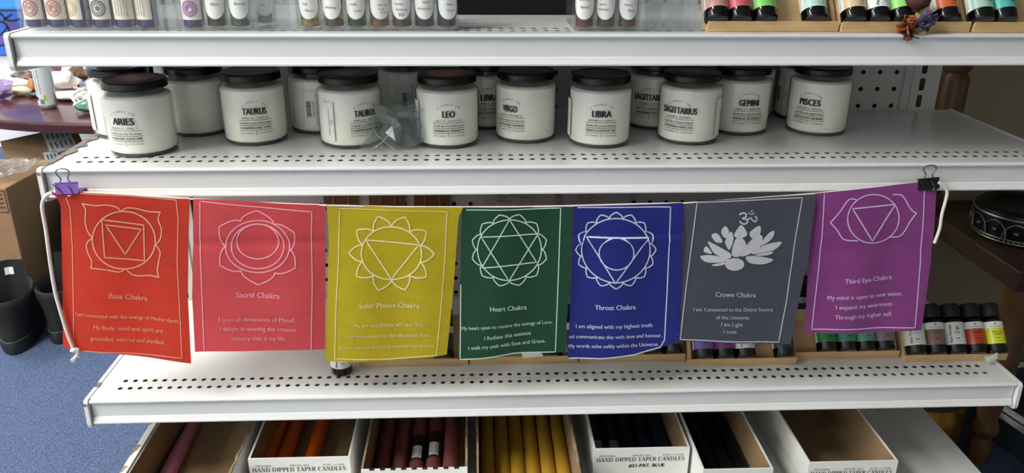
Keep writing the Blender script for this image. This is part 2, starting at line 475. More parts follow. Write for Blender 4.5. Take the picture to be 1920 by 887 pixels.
TXT = {
 'ARIES': ('MARCH 21 - APRIL 19', 'Smells like you only ride shotgun', 'AGGRESSIVE AGAVE LIME', 0.027),
 'TAURUS': ('APRIL 20 - MAY 20', 'Smells like a gold-plated sundae', 'CHAMPAGNE CHIC', 0.030),
 'LEO': ('JULY 23 - AUGUST 22', "Smells like it's all about you", 'VANILLA VANITY', 0.0165),
 'VIRGO': ('AUGUST 23 - SEPTEMBER 22', 'Smells like having a lot to make a list', 'COMFORTING ORANGES', 0.0215),
 'LIBRA': ('SEPTEMBER 23 - OCTOBER 22', 'Smells like a peacekeeper', 'FRENCH LAVENDER FLIRT', 0.025),
 'SAGITTARIUS': ('NOVEMBER 22 - DECEMBER 21', 'Smells like a disappearing act', 'WANDERING WHITE TEA', 0.047),
 'GEMINI': ('MAY 21 - JUNE 20', 'Smells like a split personality', 'WHIMSICAL WATERMELON', 0.0275),
 'PISCES': ('FEBRUARY 19 - MARCH 20', 'Smells like some aquatic dreams', 'DRIFTWOOD DREAMER', 0.0285),
}
def jar_print(name):
    mb = MB().use(INK); f = cyl(JR+0.0003)
    d, q, sc, w = TXT[name]
    text_to(mb, name, f, 0, 0.0405, width=w, cap=0.0087, bold=0.055, center=True)
    text_to(mb, d, f, 0, 0.0352, width=0.033, cap=0.0023, bold=0.01, center=True)
    for h in (0.0335, 0.0269, 0.0205):
        mb.ribbon([(-0.0205+0.041*i/8, h) for i in range(9)], 0.0005, f)
    text_to(mb, q, f, 0, 0.0288, width=0.0395, cap=0.0026, bold=0.02, center=True)
    text_to(mb, sc, f, 0, 0.0224, width=0.0395, cap=0.0028, bold=0.04, center=True)
    text_to(mb, 'SOY CANDLE', f, -0.0115, 0.0162, width=0.017, cap=0.0021, center=True)
    text_to(mb, '13 OUNCES', f, 0.0115, 0.0162, width=0.017, cap=0.0021, center=True)
    mb.ribbon([(0, 0.0205), (0, 0.0148)], 0.0006, f)
    word = 'A CANDLE FOR'
    for i, ch in enumerate(word):
        if ch == ' ': continue
        a = (i-(len(word)-1)/2)*0.135
        R = 0.0195; cx, cy = R*math.sin(a), 0.0375+R*math.cos(a)*0.93
        vs, fs, w_ = text_geo(ch, 0.0)
        k = 0.0023/CAPH
        mb.add([f(cx+((x-w_/2)*math.cos(a)+y*math.sin(a))*k, cy+(-(x-w_/2)*math.sin(a)+y*math.cos(a))*k) for x, y in vs], fs)
    return mb
def sticker(ang, mb=None, w=0.022, h0=0.010, h1=0.058, words=('WHISKEY RIVER Astrology Candles', '- Virgo', '$14.95'), code=True):
    """white price sticker wrapped on the jar, printed sideways"""
    mb = mb or MB()
    f0 = cyl(JR+0.0004); f1 = cyl(JR+0.0007); c = ang*JR
    mb.use(PAPER).grid(lambda u, v: f0(c-w/2+w*u, h0+(h1-h0)*v), 8, 2)
    mb.use(INK)
    if code:
        rr = random.Random(3); h = h0+0.014
        while h < h0+0.034:
            t = rr.choice((0.0004, 0.0007, 0.001))
            mb.add([f1(c-w*0.40, h), f1(c-w*0.16, h), f1(c-w*0.16, h+t), f1(c-w*0.40, h+t)], [(0, 1, 2, 3)]); h += t+rr.choice((0.0004, 0.0006))
        text_line(mb, '5905131623', lambda a, b: f1(c+a, b), (w*0.02, h0+0.014), (w*0.02, h0+0.034), 0, yup=True)
    for k, s_ in enumerate(words):
        x = w*(0.14+0.135*k)
        L = min(h1-h0-0.004, 0.0013*len(s_)+0.006)
        vs, fs, tw = text_geo(s_, 0.0)
        kk = min(L/tw, 0.0034, w*0.125)
        hm = (h0+h1)/2
        mb.add([f1(c+x-y*kk*0+y*(-kk), hm-tw*kk/2+xx*kk) for xx, y in vs], fs)
    return mb
JARS = [  # x, y, text, facing offset deg, sticker (angle deg, width) or None, lid sticker colour, label
 (0.089, -0.203, 'ARIES', -29, None, (120, 52, 44), 'jar candle printed ARIES, front row at the left end'),
 (0.214, -0.154, 'TAURUS', 0, None, None, 'jar candle printed TAURUS, second in the front row, no price sticker'),
 (0.339, -0.171, 'TAURUS', 27, (-44, 0.018), (58, 70, 60), 'jar candle printed TAURUS with a white sticker at its left, beside the plastic bag'),
 (0.462, -0.173, 'LEO', 2, (-74, 0.016), (150, 96, 62), 'jar candle printed LEO with an orange round sticker on the lid'),
 (0.563, -0.150, 'VIRGO', -30, None, None, 'jar candle printed VIRGO in the front row'),
 (0.657, -0.175, 'LIBRA', 4, (-76, 0.016), None, 'jar candle printed LIBRA, complete word, in the front row'),
 (0.776, -0.163, 'SAGITTARIUS', -19, (66, 0.014), (48, 56, 54), 'jar candle printed SAGITTARIUS, complete word, in the front row'),
 (0.857, -0.116, 'GEMINI', 18, None, (96, 44, 44), 'jar candle printed GEMINI in the front row'),
 (0.964, -0.122, 'PISCES', -16, None, None, 'jar candle printed PISCES at the right end of the row'),
 (0.035, -0.118, None, 0, (-78, 0.02), (104, 50, 42), 'plain jar candle half hidden behind the ARIES jar'),
 (0.128, -0.108, None, 60, None, None, 'plain jar candle with no print showing, between ARIES and TAURUS, behind'),
 (0.287, -0.098, None, 0, (-10, 0.027), None, 'jar candle with a white barcode sticker in front, between the two TAURUS jars'),
 (0.400, -0.048, None, 0, (8, 0.027), None, 'jar candle with barcode sticker in the shade behind the plastic bag'),
 (0.512, -0.078, 'LIBRA', 8, None, None, 'jar candle printed LIBRA, half hidden behind the VIRGO jar'),
 (0.747, -0.083, 'SAGITTARIUS', -8, None, None, 'jar candle printed SAGITTARIUS, cut off behind the front SAGITTARIUS jar'),
 (0.888, -0.0412, None, 50, None, None, 'plain jar candle mostly hidden behind the GEMINI jar'),
 (0.975, -0.0412, None, 0, (-48, 0.024), None, 'jar candle with barcode sticker behind and left of the PISCES jar'),
]
for (x, y, nm, off, st, lc, lab) in JARS:
    z = atan = math.atan2(CAM.x-x, -(CAM.y-y))   # turn so that local -Y looks at the viewer
    t = thing('jar_candle', lab, 'candle', (x, y, Z2+0.0004), (0, 0, z), 'jar candles on the second shelf')
    link('glass_jar', jar_glass, t); link('wax', _wp, t); link('glass_base', jar_base, t)
    l = link('lid', jar_lid, t)
    if lc: lid_sticker(lc).build('lid_sticker', l, smooth=0)
    if nm:
        o = jar_print(nm).build('printed_label', t, smooth=0); o.rotation_euler = (0, 0, math.radians(off))
    if st:
        o = sticker(math.radians(st[0]), w=st[1], code=st[1] > 0.02, words=('WHISKEY RIVER Astrology Candles', '- Virgo' if nm is None else '- '+nm.title(), '$14.95') if st[1] > 0.015 else ()).build('price_sticker', t, smooth=20, label='white price sticker')

# crumpled plastic bag between TAURUS and LEO
BAGM = clear('bag_plastic', (0.82, 0.85, 0.85), 1.6, 0.14, 0.16, (190, 200, 200))
bx, by = 0.404, -0.198
t = thing('plastic_bag', 'crumpled clear plastic bag with dark contents beside the TAURUS jar', 'bag', (bx, by, Z2+0.0005))
b = MB().use(BAGM)
rr = random.Random(11)
rings = []
N = 11
prof = [(0.017, 0.0), (0.027, 0.006), (0.029, 0.018), (0.026, 0.030), (0.022, 0.040), (0.026, 0.047), (0.030, 0.052)]
vs = []
for k, (r, h) in enumerate(prof):
    for i in range(N):
        a = 2*PI*(i+0.5*(k % 2))/N
        q = r*(1+rr.uniform(-0.30, 0.22))
        vs.append((q*1.05*math.cos(a), q*0.72*math.sin(a), h+(rr.uniform(-0.004, 0.004) if k else 0)))
fs = []
for k in range(len(prof)-1):
    for i in range(N):
        i2 = (i+1) % N
        A, B, C, D = k*N+i, k*N+i2, (k+1)*N+i2, (k+1)*N+i
        fs += [(A, B, C), (A, C, D)] if k % 2 else [(A, B, D), (B, C, D)]
b.add(vs, fs)
# loose corner spread on the shelf at the left
b.add([(-0.052, -0.014, 0.001), (-0.022, -0.018, 0.004), (-0.016, 0.0, 0.022), (-0.036, 0.004, 0.018), (-0.040, -0.022, 0.0015)], [(0, 4, 1), (0, 1, 3), (1, 2, 3)])
b.build('bag_film', t, smooth=0)
c = MB().use(mat('dark_teal_herb', (30, 52, 52), 0.6))
c.sphere((0.0, 0, 0.019), 0.019, 2, (1.0, 0.6, 0.95), 0.3, 4, 1.4)
c.build('contents', t, smooth=60)
c = MB().use(mat('clear_tie', (170, 178, 176), 0.2))
def q3(px_, py_, yo=0): 
    p = aty(px_, py_, by-0.026+yo) - Vector((bx, by, Z2)); return (p.x, p.y, max(p.z, 0.0015))
c.tube([q3(701, 246), q3(712, 258), q3(722, 268), q3(734, 277), q3(743, 283)], 0.00045, 6)
c.tube([q3(750, 233), q3(738, 241), q3(727, 255), q3(718, 267), q3(708, 273), q3(697, 281)], 0.0004, 6)
c.sphere(q3(707, 275), 0.0018, 1)
c.build('tie', t)

# ---------------------------------------------------------------- chakra flag bunting
YF = -0.2975
def ztr(ox, oy, k):
    return lambda x, y: (ox+x/k, oy+y/k)
Z5 = ztr(60, 320, 2.334); Z6 = ztr(600, 320, 2.334); Z7 = ztr(1040, 320, 2.334); Z8 = ztr(1440, 320, 2.333)
bunting = thing('flag_bunting', 'string of seven coloured chakra flags clipped under the second shelf', 'bunting', (0.53, YF, 0.27))
ORG = Vector((0.53, YF, 0.27))
def interp(pts, t):
    n = len(pts)
    if n == 1: return pts[0]
    # pts are (x, y) ordered top to bottom or left to right; t in 0..1 along arc of the second key
    L = [0]
    for i in range(1, n): L.append(L[-1]+math.hypot(pts[i][0]-pts[i-1][0], pts[i][1]-pts[i-1][1]))
    d = t*L[-1]
    for i in range(1, n):
        if d <= L[i] or i == n-1:
            u = (d-L[i-1])/max(1e-9, L[i]-L[i-1])
            return (pts[i-1][0]+(pts[i][0]-pts[i-1][0])*u, pts[i-1][1]+(pts[i][1]-pts[i-1][1])*u)
def smooth_poly(pts, n=24, closed=False):
    """Catmull-Rom through 2D points"""
    out = []; k = len(pts); segs = k if closed else k-1
    per = max(2, n//segs)
    for i in range(segs):
        g = (lambda j: pts[j % k]) if closed else (lambda j: pts[max(0, min(k-1, j))])
        p0, p1, p2, p3 = g(i-1), g(i), g(i+1), g(i+2)
        for s_ in range(per):
            t = s_/per
            out.append(tuple(0.5*(2*p1[a]+(p2[a]-p0[a])*t+(2*p0[a]-5*p1[a]+4*p2[a]-p3[a])*t*t+(3*p1[a]-p0[a]-3*p2[a]+p3[a])*t**3) for a in (0, 1)))
    if not closed: out.append(pts[-1])
    return out
def ell(cx, cy, rx, ry, a0=0, a1=360, n=56, rot=0):
    o = []
    for i in range(n+(0 if a1-a0 == 360 else 1)):
        a = math.radians(a0+(a1-a0)*i/n); r = math.radians(rot)
        x, y = rx*math.cos(a), ry*math.sin(a)
        o.append((cx+x*math.cos(r)-y*math.sin(r), cy+x*math.sin(r)+y*math.cos(r)))
    return o
def petal(J1, T, J2, bulge=0.62):
    """ogee petal from J1 to the tip T and on to J2"""
    mx, my = (J1[0]+J2[0])/2, (J1[1]+J2[1])/2
    def half(J):
        c = (J[0]+(T[0]-mx)*bulge, J[1]+(T[1]-my)*bulge)
        return [((1-t)**2*J[0]+2*(1-t)*t*c[0]+t*t*T[0], (1-t)**2*J[1]+2*(1-t)*t*c[1]+t*t*T[1]) for t in [i/7 for i in range(8)]]
    return half(J1) + list(reversed(half(J2)))[1:]
def lotus(cx, cy, rx, ry, trx, try_, n, ph, bulge=0.62):
    o = []
    for k in range(n):
        a = math.radians(ph+360*k/n); h = PI/n
        J1 = (cx+rx*math.cos(a-h), cy+ry*math.sin(a-h)); J2 = (cx+rx*math.cos(a+h), cy+ry*math.sin(a+h))
        T = (cx+trx*math.cos(a), cy+try_*math.sin(a))
        o.append(petal(J1, T, J2, bulge))
    return o
class Flag:
    def __init__(s, label, col, print_col, Z, left, right, top, bot, seed, trans=0.25, creases=(), amp=0.0022, dy=0.0):
        s.Z = Z; s.seed = seed; s.cre = creases; s.amp = amp; s.label = label; s.dy = dy
        s.L = [Z(*p) for p in left]; s.R = [Z(*p) for p in right]
        s.T = [Z(*p) for p in top] if top else None; s.B = [Z(*p) for p in bot] if bot else None
        s.fab = mat('flag_cloth_%d' % seed, col, 0.55, spec=0.35, bump=(500, 0.25, (1, 1, 3)), var=(26, 0.06, (1, 1, 1.6)), trans=trans, sheen=0.2)
        s.ink = mat('flag_print_%d' % seed, print_col, 0.6, var=(300, 0.10))
        s.mb = MB().use(s.fab)
        s.mb.grid(s.cell, 36, 44)
        s.mb.use(s.ink)
    def wave(s, P):
        n = noise.noise(Vector((P.x*16, s.seed*3.7, P.z*7)))*s.amp*1.5
        n += math.sin(P.x*70+s.seed*1.7)*s.amp*0.45*min(1, max(0, (0.27-P.z)*9))
        for (zc, w, d) in s.cre:
            e = (P.z-zc)/w
            n += d*math.exp(-e*e)
        return n
    def at(s, x, y, off=0.0):
        P = aty(x, y, YF); P.y = YF + s.dy + s.wave(P) - off
        return P - ORG
    def cell(s, u, v):
        l = interp(s.L, v); r = interp(s.R, v)
        x = l[0]+(r[0]-l[0])*u; y = l[1]+(r[1]-l[1])*u
        for crv, w in ((s.T, 1-v), (s.B, v)):
            if crv and w > 0:
                c = interp(crv, u); a, b = crv[0], crv[-1]
                y += w*(c[1]-(a[1]+(b[1]-a[1])*u)); x += w*(c[0]-(a[0]+(b[0]-a[0])*u))*0.5
        return s.at(x, y)
    def P(s, x, y):
        X, Y = s.Z(x, y); return s.at(X, Y, 0.0005)
    def line(s, pts, w=5.5, closed=False, sub=0):
        if sub: pts = smooth_poly(pts, sub, closed)
        else:
            o = []
            q = pts + ([pts[0]] if closed else [])
            for a, b in zip(q[:-1], q[1:]):
                n = max(1, int(math.hypot(b[0]-a[0], b[1]-a[1])/14))
                o += [(a[0]+(b[0]-a[0])*i/n, a[1]+(b[1]-a[1])*i/n) for i in range(n)]
            if not closed: o.append(q[-1])
            pts = o
        s.mb.ribbon(pts, w, s.P, closed); return s
    def text(s, str_, A, B, bold=0.008, st=1.0):
        text_line(s.mb, str_, s.P, A, B, bold, st); return s
    def done(s):
        return s.mb.build('flag', bunting, smooth=60, label=s.label)
# 1 base chakra, red
f = Flag('red base chakra flag', (206, 54, 30), (216, 150, 122), Z5, [(82, 97), (108, 118), (125, 150), (128, 300), (133, 560), (135, 775)],
         [(690, 125), (685, 300), (684, 560), (698, 842)], [(82, 97), (200, 93), (420, 108), (690, 125)], None, 1, 0.42)
f.line([(150, 118), (168, 160), (178, 330), (183, 600), (183, 782)], 4).line([(205, 97), (420, 110), (630, 130)], 4)
f.line([(630, 130), (639, 210), (636, 400), (645, 560), (658, 818), (400, 798), (205, 786)], 4)
f.line([(390, 180), (372, 160), (330, 149), (280, 151), (222, 142)], 5.5, sub=20).line([(222, 142), (238, 170), (235, 215), (246, 262), (268, 293)], 5.5, sub=20)
f.line([(390, 180), (412, 164), (455, 167), (510, 181), (560, 183)], 5.5, sub=20).line([(560, 183), (551, 215), (565, 258), (560, 300), (540, 325)], 5.5, sub=20)
f.line([(540, 325), (560, 358), (553, 400), (548, 440), (555, 468)], 5.5, sub=20).line([(555, 468), (510, 461), (460, 463), (430, 452), (408, 429)], 5.5, sub=20)
f.line([(408, 429), (382, 444), (330, 433), (260, 423)], 5.5, sub=20).line([(260, 423), (265, 395), (246, 352), (243, 315), (268, 293)], 5.5, sub=20)
f.line(ell(403, 305, 136, 126, rot=14), 6, True)
f.line([(308, 213), (487, 240), (490, 397), (320, 378)], 5.5, True).line([(325, 236), (476, 259), (407, 368)], 5.5, True)
f.text('Base Chakra', (338, 556), (501, 573), 0.014)
f.text('I am connected with the energy of Mother Earth.', (192, 632), (645, 666)).text('My Body, mind and spirit are', (272, 690), (572, 712)).text('grounded, centred and purified.', (259, 738), (580, 761))
f.done()
# 2 sacral chakra, coral
f = Flag('coral pink sacral chakra flag', (220, 78, 82), (230, 150, 160), Z5, [(704, 125), (705, 300), (700, 560), (712, 795)],
         [(1284, 152), (1284, 300), (1283, 560), (1283, 780)], [(704, 125), (850, 126), (1060, 143), (1284, 152)], [(712, 795), (950, 790), (1283, 780)], 2, 0.4, [(0.216, 0.006, 0.0016)])
f.line([(752, 790), (742, 500), (735, 300), (735, 134), (1000, 160), (1224, 181), (1222, 300), (1228, 500), (1223, 780)], 5)
J = [(915, 220), (1060, 235), (1130, 345), (1063, 445), (915, 438), (848, 332)]
T6 = [(985, 175), (1148, 270), (1153, 423), (990, 500), (823, 413), (820, 245)]
for k in range(6): f.line(petal(J[k], T6[k], J[(k+1) % 6], 0.5), 5.5)
f.line(ell(988, 332, 140, 114), 5.5, True).line(ell(988, 331, 115, 98), 5.5, True).line(ell(988, 310, 92, 76), 5.5, True)
f.text('Sacral Chakra', (893, 556), (1085, 558), 0.014)
f.text('I Love all dimensions of Myself.', (818, 661), (1155, 660)).text('I delight in weaving the creative', (823, 702), (1156, 700)).text('tapestry that is my life.', (870, 743), (1112, 742))
f.done()
# 3 solar plexus, yellow
f = Flag('yellow solar plexus chakra flag', (196, 176, 12), (226, 210, 150), Z6, [(28, 150), (38, 300), (30, 560), (22, 835)],
         [(628, 160), (606, 205), (600, 300), (580, 560), (555, 805)], [(28, 150), (330, 157), (628, 160)], [(22, 835), (140, 836), (350, 826), (480, 816), (555, 805)], 3, 0.3)
f.line([(85, 178), (80, 400), (70, 600), (65, 823), (300, 823), (510, 806), (530, 600), (546, 400), (556, 182)], 4.5).line([(85, 168), (330, 172), (556, 180)], 3)
f.line(ell(313, 362, 132, 117), 6.5, True)
for p in lotus(313, 362, 132, 118, 187, 170, 10, -108, 0.55): f.line(p, 6.5)
f.line([(200, 305), (433, 322), (312, 478)], 6.5, True)
f.text('Solar Plexus Chakra', (172, 600), (435, 603), 0.016)
f.text('My will and Divine will are One', (148, 684), (450, 682)).text('I am connected to the abundant flow', (113, 731), (480, 728)).text('of the Universe and easily manifest my dreams.', (80, 781), (502, 771))
f.done()
# 4 heart, green
f = Flag('dark green heart chakra flag', (8, 66, 40), (190, 214, 194), Z6, [(622, 161), (618, 300), (612, 560), (606, 828)],
         [(1108, 156), (1100, 300), (1086, 560), (1072, 795)], [(622, 161), (860, 161), (1108, 156)], [(606, 828), (700, 821), (850, 801), (1030, 797), (1072, 795)], 4, 0.15)
f.line([(640, 172), (840, 170), (1054, 166), (1045, 400), (1030, 793), (850, 799), (700, 818), (613, 825), (616, 500)], 4.5)
f.line(ell(829, 346, 140, 132), 5, True)
for p in lotus(829, 346, 142, 134, 168, 160, 12, -75, 0.5): f.line(p, 5)
f.line([(829, 213), (948, 402), (708, 425)], 5, True).line([(705, 290), (955, 278), (827, 480)], 5, True)
f.text('Heart Chakra', (745, 613), (905, 607), 0.014)
f.text('My heart open to receive the energy of Love.', (620, 698), (1018, 669)).text('I Radiate this essence', (720, 738), (923, 718)).text('I walk my path with Ease and Grace.', (650, 782), (987, 752))
f.done()
# 5 throat, blue
f = Flag('royal blue throat chakra flag', (22, 34, 124), (200, 206, 232), Z7, [(86, 156), (78, 300), (70, 560), (57, 826)],
         [(560, 140), (566, 170), (560, 300), (555, 560), (544, 752)], [(86, 156), (300, 152), (480, 146), (560, 140)], [(57, 826), (200, 821), (350, 801), (470, 772), (544, 752)], 5, 0.15, [(0.214, 0.004, -0.0022), (0.222, 0.004, 0.0015)])
f.line([(100, 160), (300, 159), (507, 159), (503, 300), (492, 560), (481, 742), (462, 774), (350, 804), (200, 820), (60, 822)], 5)
f.line(ell(268, 347, 150, 140), 5.5, True)
for p in lotus(268, 347, 152, 140, 176, 167, 16, -90, 0.55): f.line(p, 5.5)
f.line([(140, 291), (412, 293), (265, 490)], 5.5, True).line(ell(270, 361, 76, 70), 5.5, True)
f.text('Throat Chakra', (175, 607), (355, 606), 0.02)
f.text('I am aligned with my highest truth', (93, 690), (428, 686), 0.012).text('nd communicate this with love and honour.', (64, 735), (470, 730), 0.012).text('My words echo softly within the Universe.', (62, 777), (456, 768), 0.012)
f.done()
# 6 crown, grey
f = Flag('slate grey crown chakra flag', (70, 73, 84), (196, 196, 198), Z7, [(568, 150), (574, 300), (556, 560), (545, 742)],
         [(1141, 100), (1130, 200), (1105, 380), (1066, 560), (1030, 756)], [(568, 150), (640, 128), (860, 116), (1141, 100)], [(545, 742), (780, 752), (1030, 756)], 6, 0.12, [(0.16, 0.02, 0.001)], dy=-0.0025)
f.line([(620, 135), (860, 124), (1080, 115), (1048, 300), (1012, 560), (978, 748), (760, 744), (548, 735), (562, 600), (600, 300)], 4.5, True)
for pl in ([(780, 280), (790, 255), (812, 232), (835, 262), (833, 280), (808, 288)], [(725, 255), (742, 237), (758, 260), (745, 288), (728, 275)],
           [(850, 262), (888, 236), (898, 250), (890, 283), (865, 292), (850, 280)], [(684, 274), (708, 270), (730, 305), (705, 308), (688, 292)],
           [(770, 362), (778, 312), (802, 279), (832, 312), (828, 345), (800, 370)], [(742, 300), (765, 260), (778, 288), (768, 325), (757, 340), (744, 318)],
           [(670, 305), (730, 335), (765, 357), (758, 378), (700, 360), (675, 325)], [(635, 370), (690, 365), (758, 382), (720, 395), (660, 395)],
           [(650, 350), (655, 329), (667, 330), (684, 358)], [(810, 368), (850, 302), (899, 277), (903, 308), (878, 344)],
           [(890, 322), (930, 272), (957, 260), (950, 290), (920, 314)], [(858, 358), (910, 322), (988, 308), (962, 340), (910, 353)],
           [(872, 363), (950, 349), (938, 363), (900, 367)], [(832, 371), (880, 368), (952, 385), (910, 405), (850, 398)],
           [(685, 406), (740, 394), (733, 406), (700, 412)]):
    sp = smooth_poly(pl, 30, True)
    f.mb.poly(sp, f.P)
f.mb.poly(ell(783, 404, 42, 28, n=28), f.P)
f.line([(803, 188), (815, 180), (832, 183), (831, 197), (816, 203), (834, 207), (838, 220), (822, 228), (803, 215)], 7, sub=32)
f.line([(836, 210), (853, 201), (860, 211), (873, 218), (880, 203), (870, 193)], 6, sub=20).line([(843, 178), (856, 186), (869, 179)], 4, sub=10)
f.mb.poly(ell(858, 172, 4, 4, n=10), f.P)
f.text('Crown Chakra', (700, 546), (877, 550), 0.014)
f.text('I am Connected to the Divine Source', (605, 610), (952, 612)).text('of the Universe', (703, 645), (848, 647)).text('I am Light', (726, 676), (820, 678)).text('I trust.', (737, 708), (797, 709))
f.done()
# 7 third eye, violet
f = Flag('violet third eye chakra flag', (140, 62, 132), (218, 190, 222), Z8, [(206, 101), (190, 300), (174, 480), (168, 600), (156, 710)],
         [(752, 45), (735, 95), (725, 250), (710, 400), (670, 696)], [(206, 101), (480, 72), (640, 52), (752, 45)], [(156, 710), (400, 713), (670, 696)], 7, 0.18, [(0.20, 0.012, 0.0012)])
f.line([(247, 100), (236, 300), (216, 500), (192, 695), (400, 692), (640, 684), (664, 400), (679, 180), (682, 88)], 4.5)
f.line(ell(460, 210, 114, 106, rot=-6), 5, True).line([(368, 165), (558, 148), (455, 307)], 6, True)
f.line([(386, 126), (352, 126), (312, 180), (272, 227)], 5, sub=20).line([(272, 227), (300, 258), (330, 299), (390, 305)], 5, sub=20)
f.line([(545, 105), (588, 110), (624, 168), (648, 185)], 5, sub=20).line([(648, 185), (622, 222), (582, 284), (530, 291)], 5, sub=20)
f.text('Third Eye Chakra', (335, 493), (542, 474), 0.012)
f.text('My mind is open to new vision.', (262, 567), (588, 545), 0.01).text('I expand my awareness', (297, 607), (544, 591), 0.01).text('Through my higher self.', (293, 650), (545, 636), 0.01)
f.done()
c = MB().use(CORD)
def cp(x, y, Y): return aty(x, y, Y)-ORG
top = [(97, 362), (146, 360), (240, 365), (357, 373), (480, 380), (611, 385), (740, 388), (868, 388.5), (970, 388), (1075, 386), (1180, 383), (1284, 381), (1400, 373), (1528, 363), (1640, 352), (1762, 340)]
c.tube([cp(x, y, YF+0.002) for x, y in top], 0.0011, 8)
def smooth3(pp, n=30): return smooth_poly(pp, n)
c.tube([cp(x, y, YF-0.004) for x, y in smooth3([(99, 362), (88, 366), (79, 385), (86, 430), (94, 490), (103, 545), (111, 575), (119, 602), (129, 632), (138, 654)], 40)], 0.0022, 8)
c.tube([cp(x, y, YF-0.002) for x, y in smooth3([(1760, 342), (1770, 349), (1776, 360), (1772, 380), (1766, 402), (1762, 428), (1752, 456)], 30)], 0.0019, 8)
c.build('cord', bunting, label='white cotton cord')
k = MB().use(CORD)
k.sphere(cp(140, 656, YF-0.004), 0.0048, 2, (1.2, 0.9, 0.8), 0.5, 3, 2)
k.sphere(cp(146, 664, YF-0.004), 0.0036, 2, (0.8, 0.8, 1.2), 0.5, 5, 2)
for i in range(9):
    a = random.uniform(-5, 5)
    k.tube([cp(146, 664, YF-0.004), cp(142+a*0.6, 670, YF-0.004+random.uniform(-.001, .001)), cp(137+a, 677+random.uniform(-2, 3), YF-0.004)], [0.0016, 0.0013, 0.0004], 5)
k.build('knot', bunting, label='frayed white cord knot')

# binder clips
def clip(label, X, Yc, Zc, tilt, M, w=0.0255):
    t = thing('binder_clip', label, 'clip', (X, Yc, Zc), (0, tilt, 0), 'binder clips on the shelf rail')
    b = MB().use(M)
    th = 0.0007
    def plate(y0, z0, y1, z1):
        d = Vector((0, y1-y0, z1-z0)).normalized(); n_ = Vector((0, -d.z, d.y))*th/2
        c0, c1 = Vector((0, y0, z0)), Vector((0, y1, z1)); hx = Vector((w/2, 0, 0))
        b.hexa([c0-hx-n_, c0+hx-n_, c0+hx+n_, c0-hx+n_, c1-hx-n_, c1+hx-n_, c1+hx+n_, c1-hx+n_])
    plate(-0.0062, -0.0052, -0.0025, 0.0062)        # front jaw
    plate(0.0275, -0.0052, 0.0262, 0.0040)          # rear jaw behind the rail
    plate(-0.0062, -0.0052, 0.0275, -0.0052)         # spine
    for yy, zz in ((-0.0022, 0.0066), (0.0260, 0.0045)):
        b.tube([(-w/2, yy, zz), (w/2, yy, zz)], 0.0011, 8)
    b.build('clip_body', t, smooth=40)
    h = MB().use(STEEL)
    lp_ = smooth_poly([(-0.006, 0.008), (-0.0045, 0.0125), (-0.008, 0.0195), (-0.0045, 0.0235), (0.0035, 0.0235), (0.007, 0.0195), (0.0035, 0.0125), (0.005, 0.008)], 40)
    h.tube([(x, -0.0035-0.04*max(0, z-0.008), z) for x, z in lp_], 0.0007, 6)
    h.build('wire_handle', t)
    h = MB().use(STEEL)
    lp_ = smooth_poly([(-0.012, 0.007), (-0.010, 0.004), (-0.002, -0.006), (0.004, -0.0075), (0.007, -0.004), (0.003, 0.005)], 30)
    h.tube([(x-0.001, -0.0062-0.02*max(0, .006-z)*1.0, z) for x, z in lp_], 0.0006, 6)
    h.build('wire_handle', t)
p = aty(127, 357, YF); clip('purple binder clip pinning the red flag to the shelf', p.x, -0.2945, p.z+0.002, math.radians(-2), mat('purple_enamel', (104, 66, 146), 0.3, metal=0.2))
p = aty(1740, 347, YF); clip('black binder clip pinning the violet flag to the shelf', p.x, -0.2945, p.z+0.001, math.radians(-5), mat('clip_black', (12, 12, 13), 0.3))

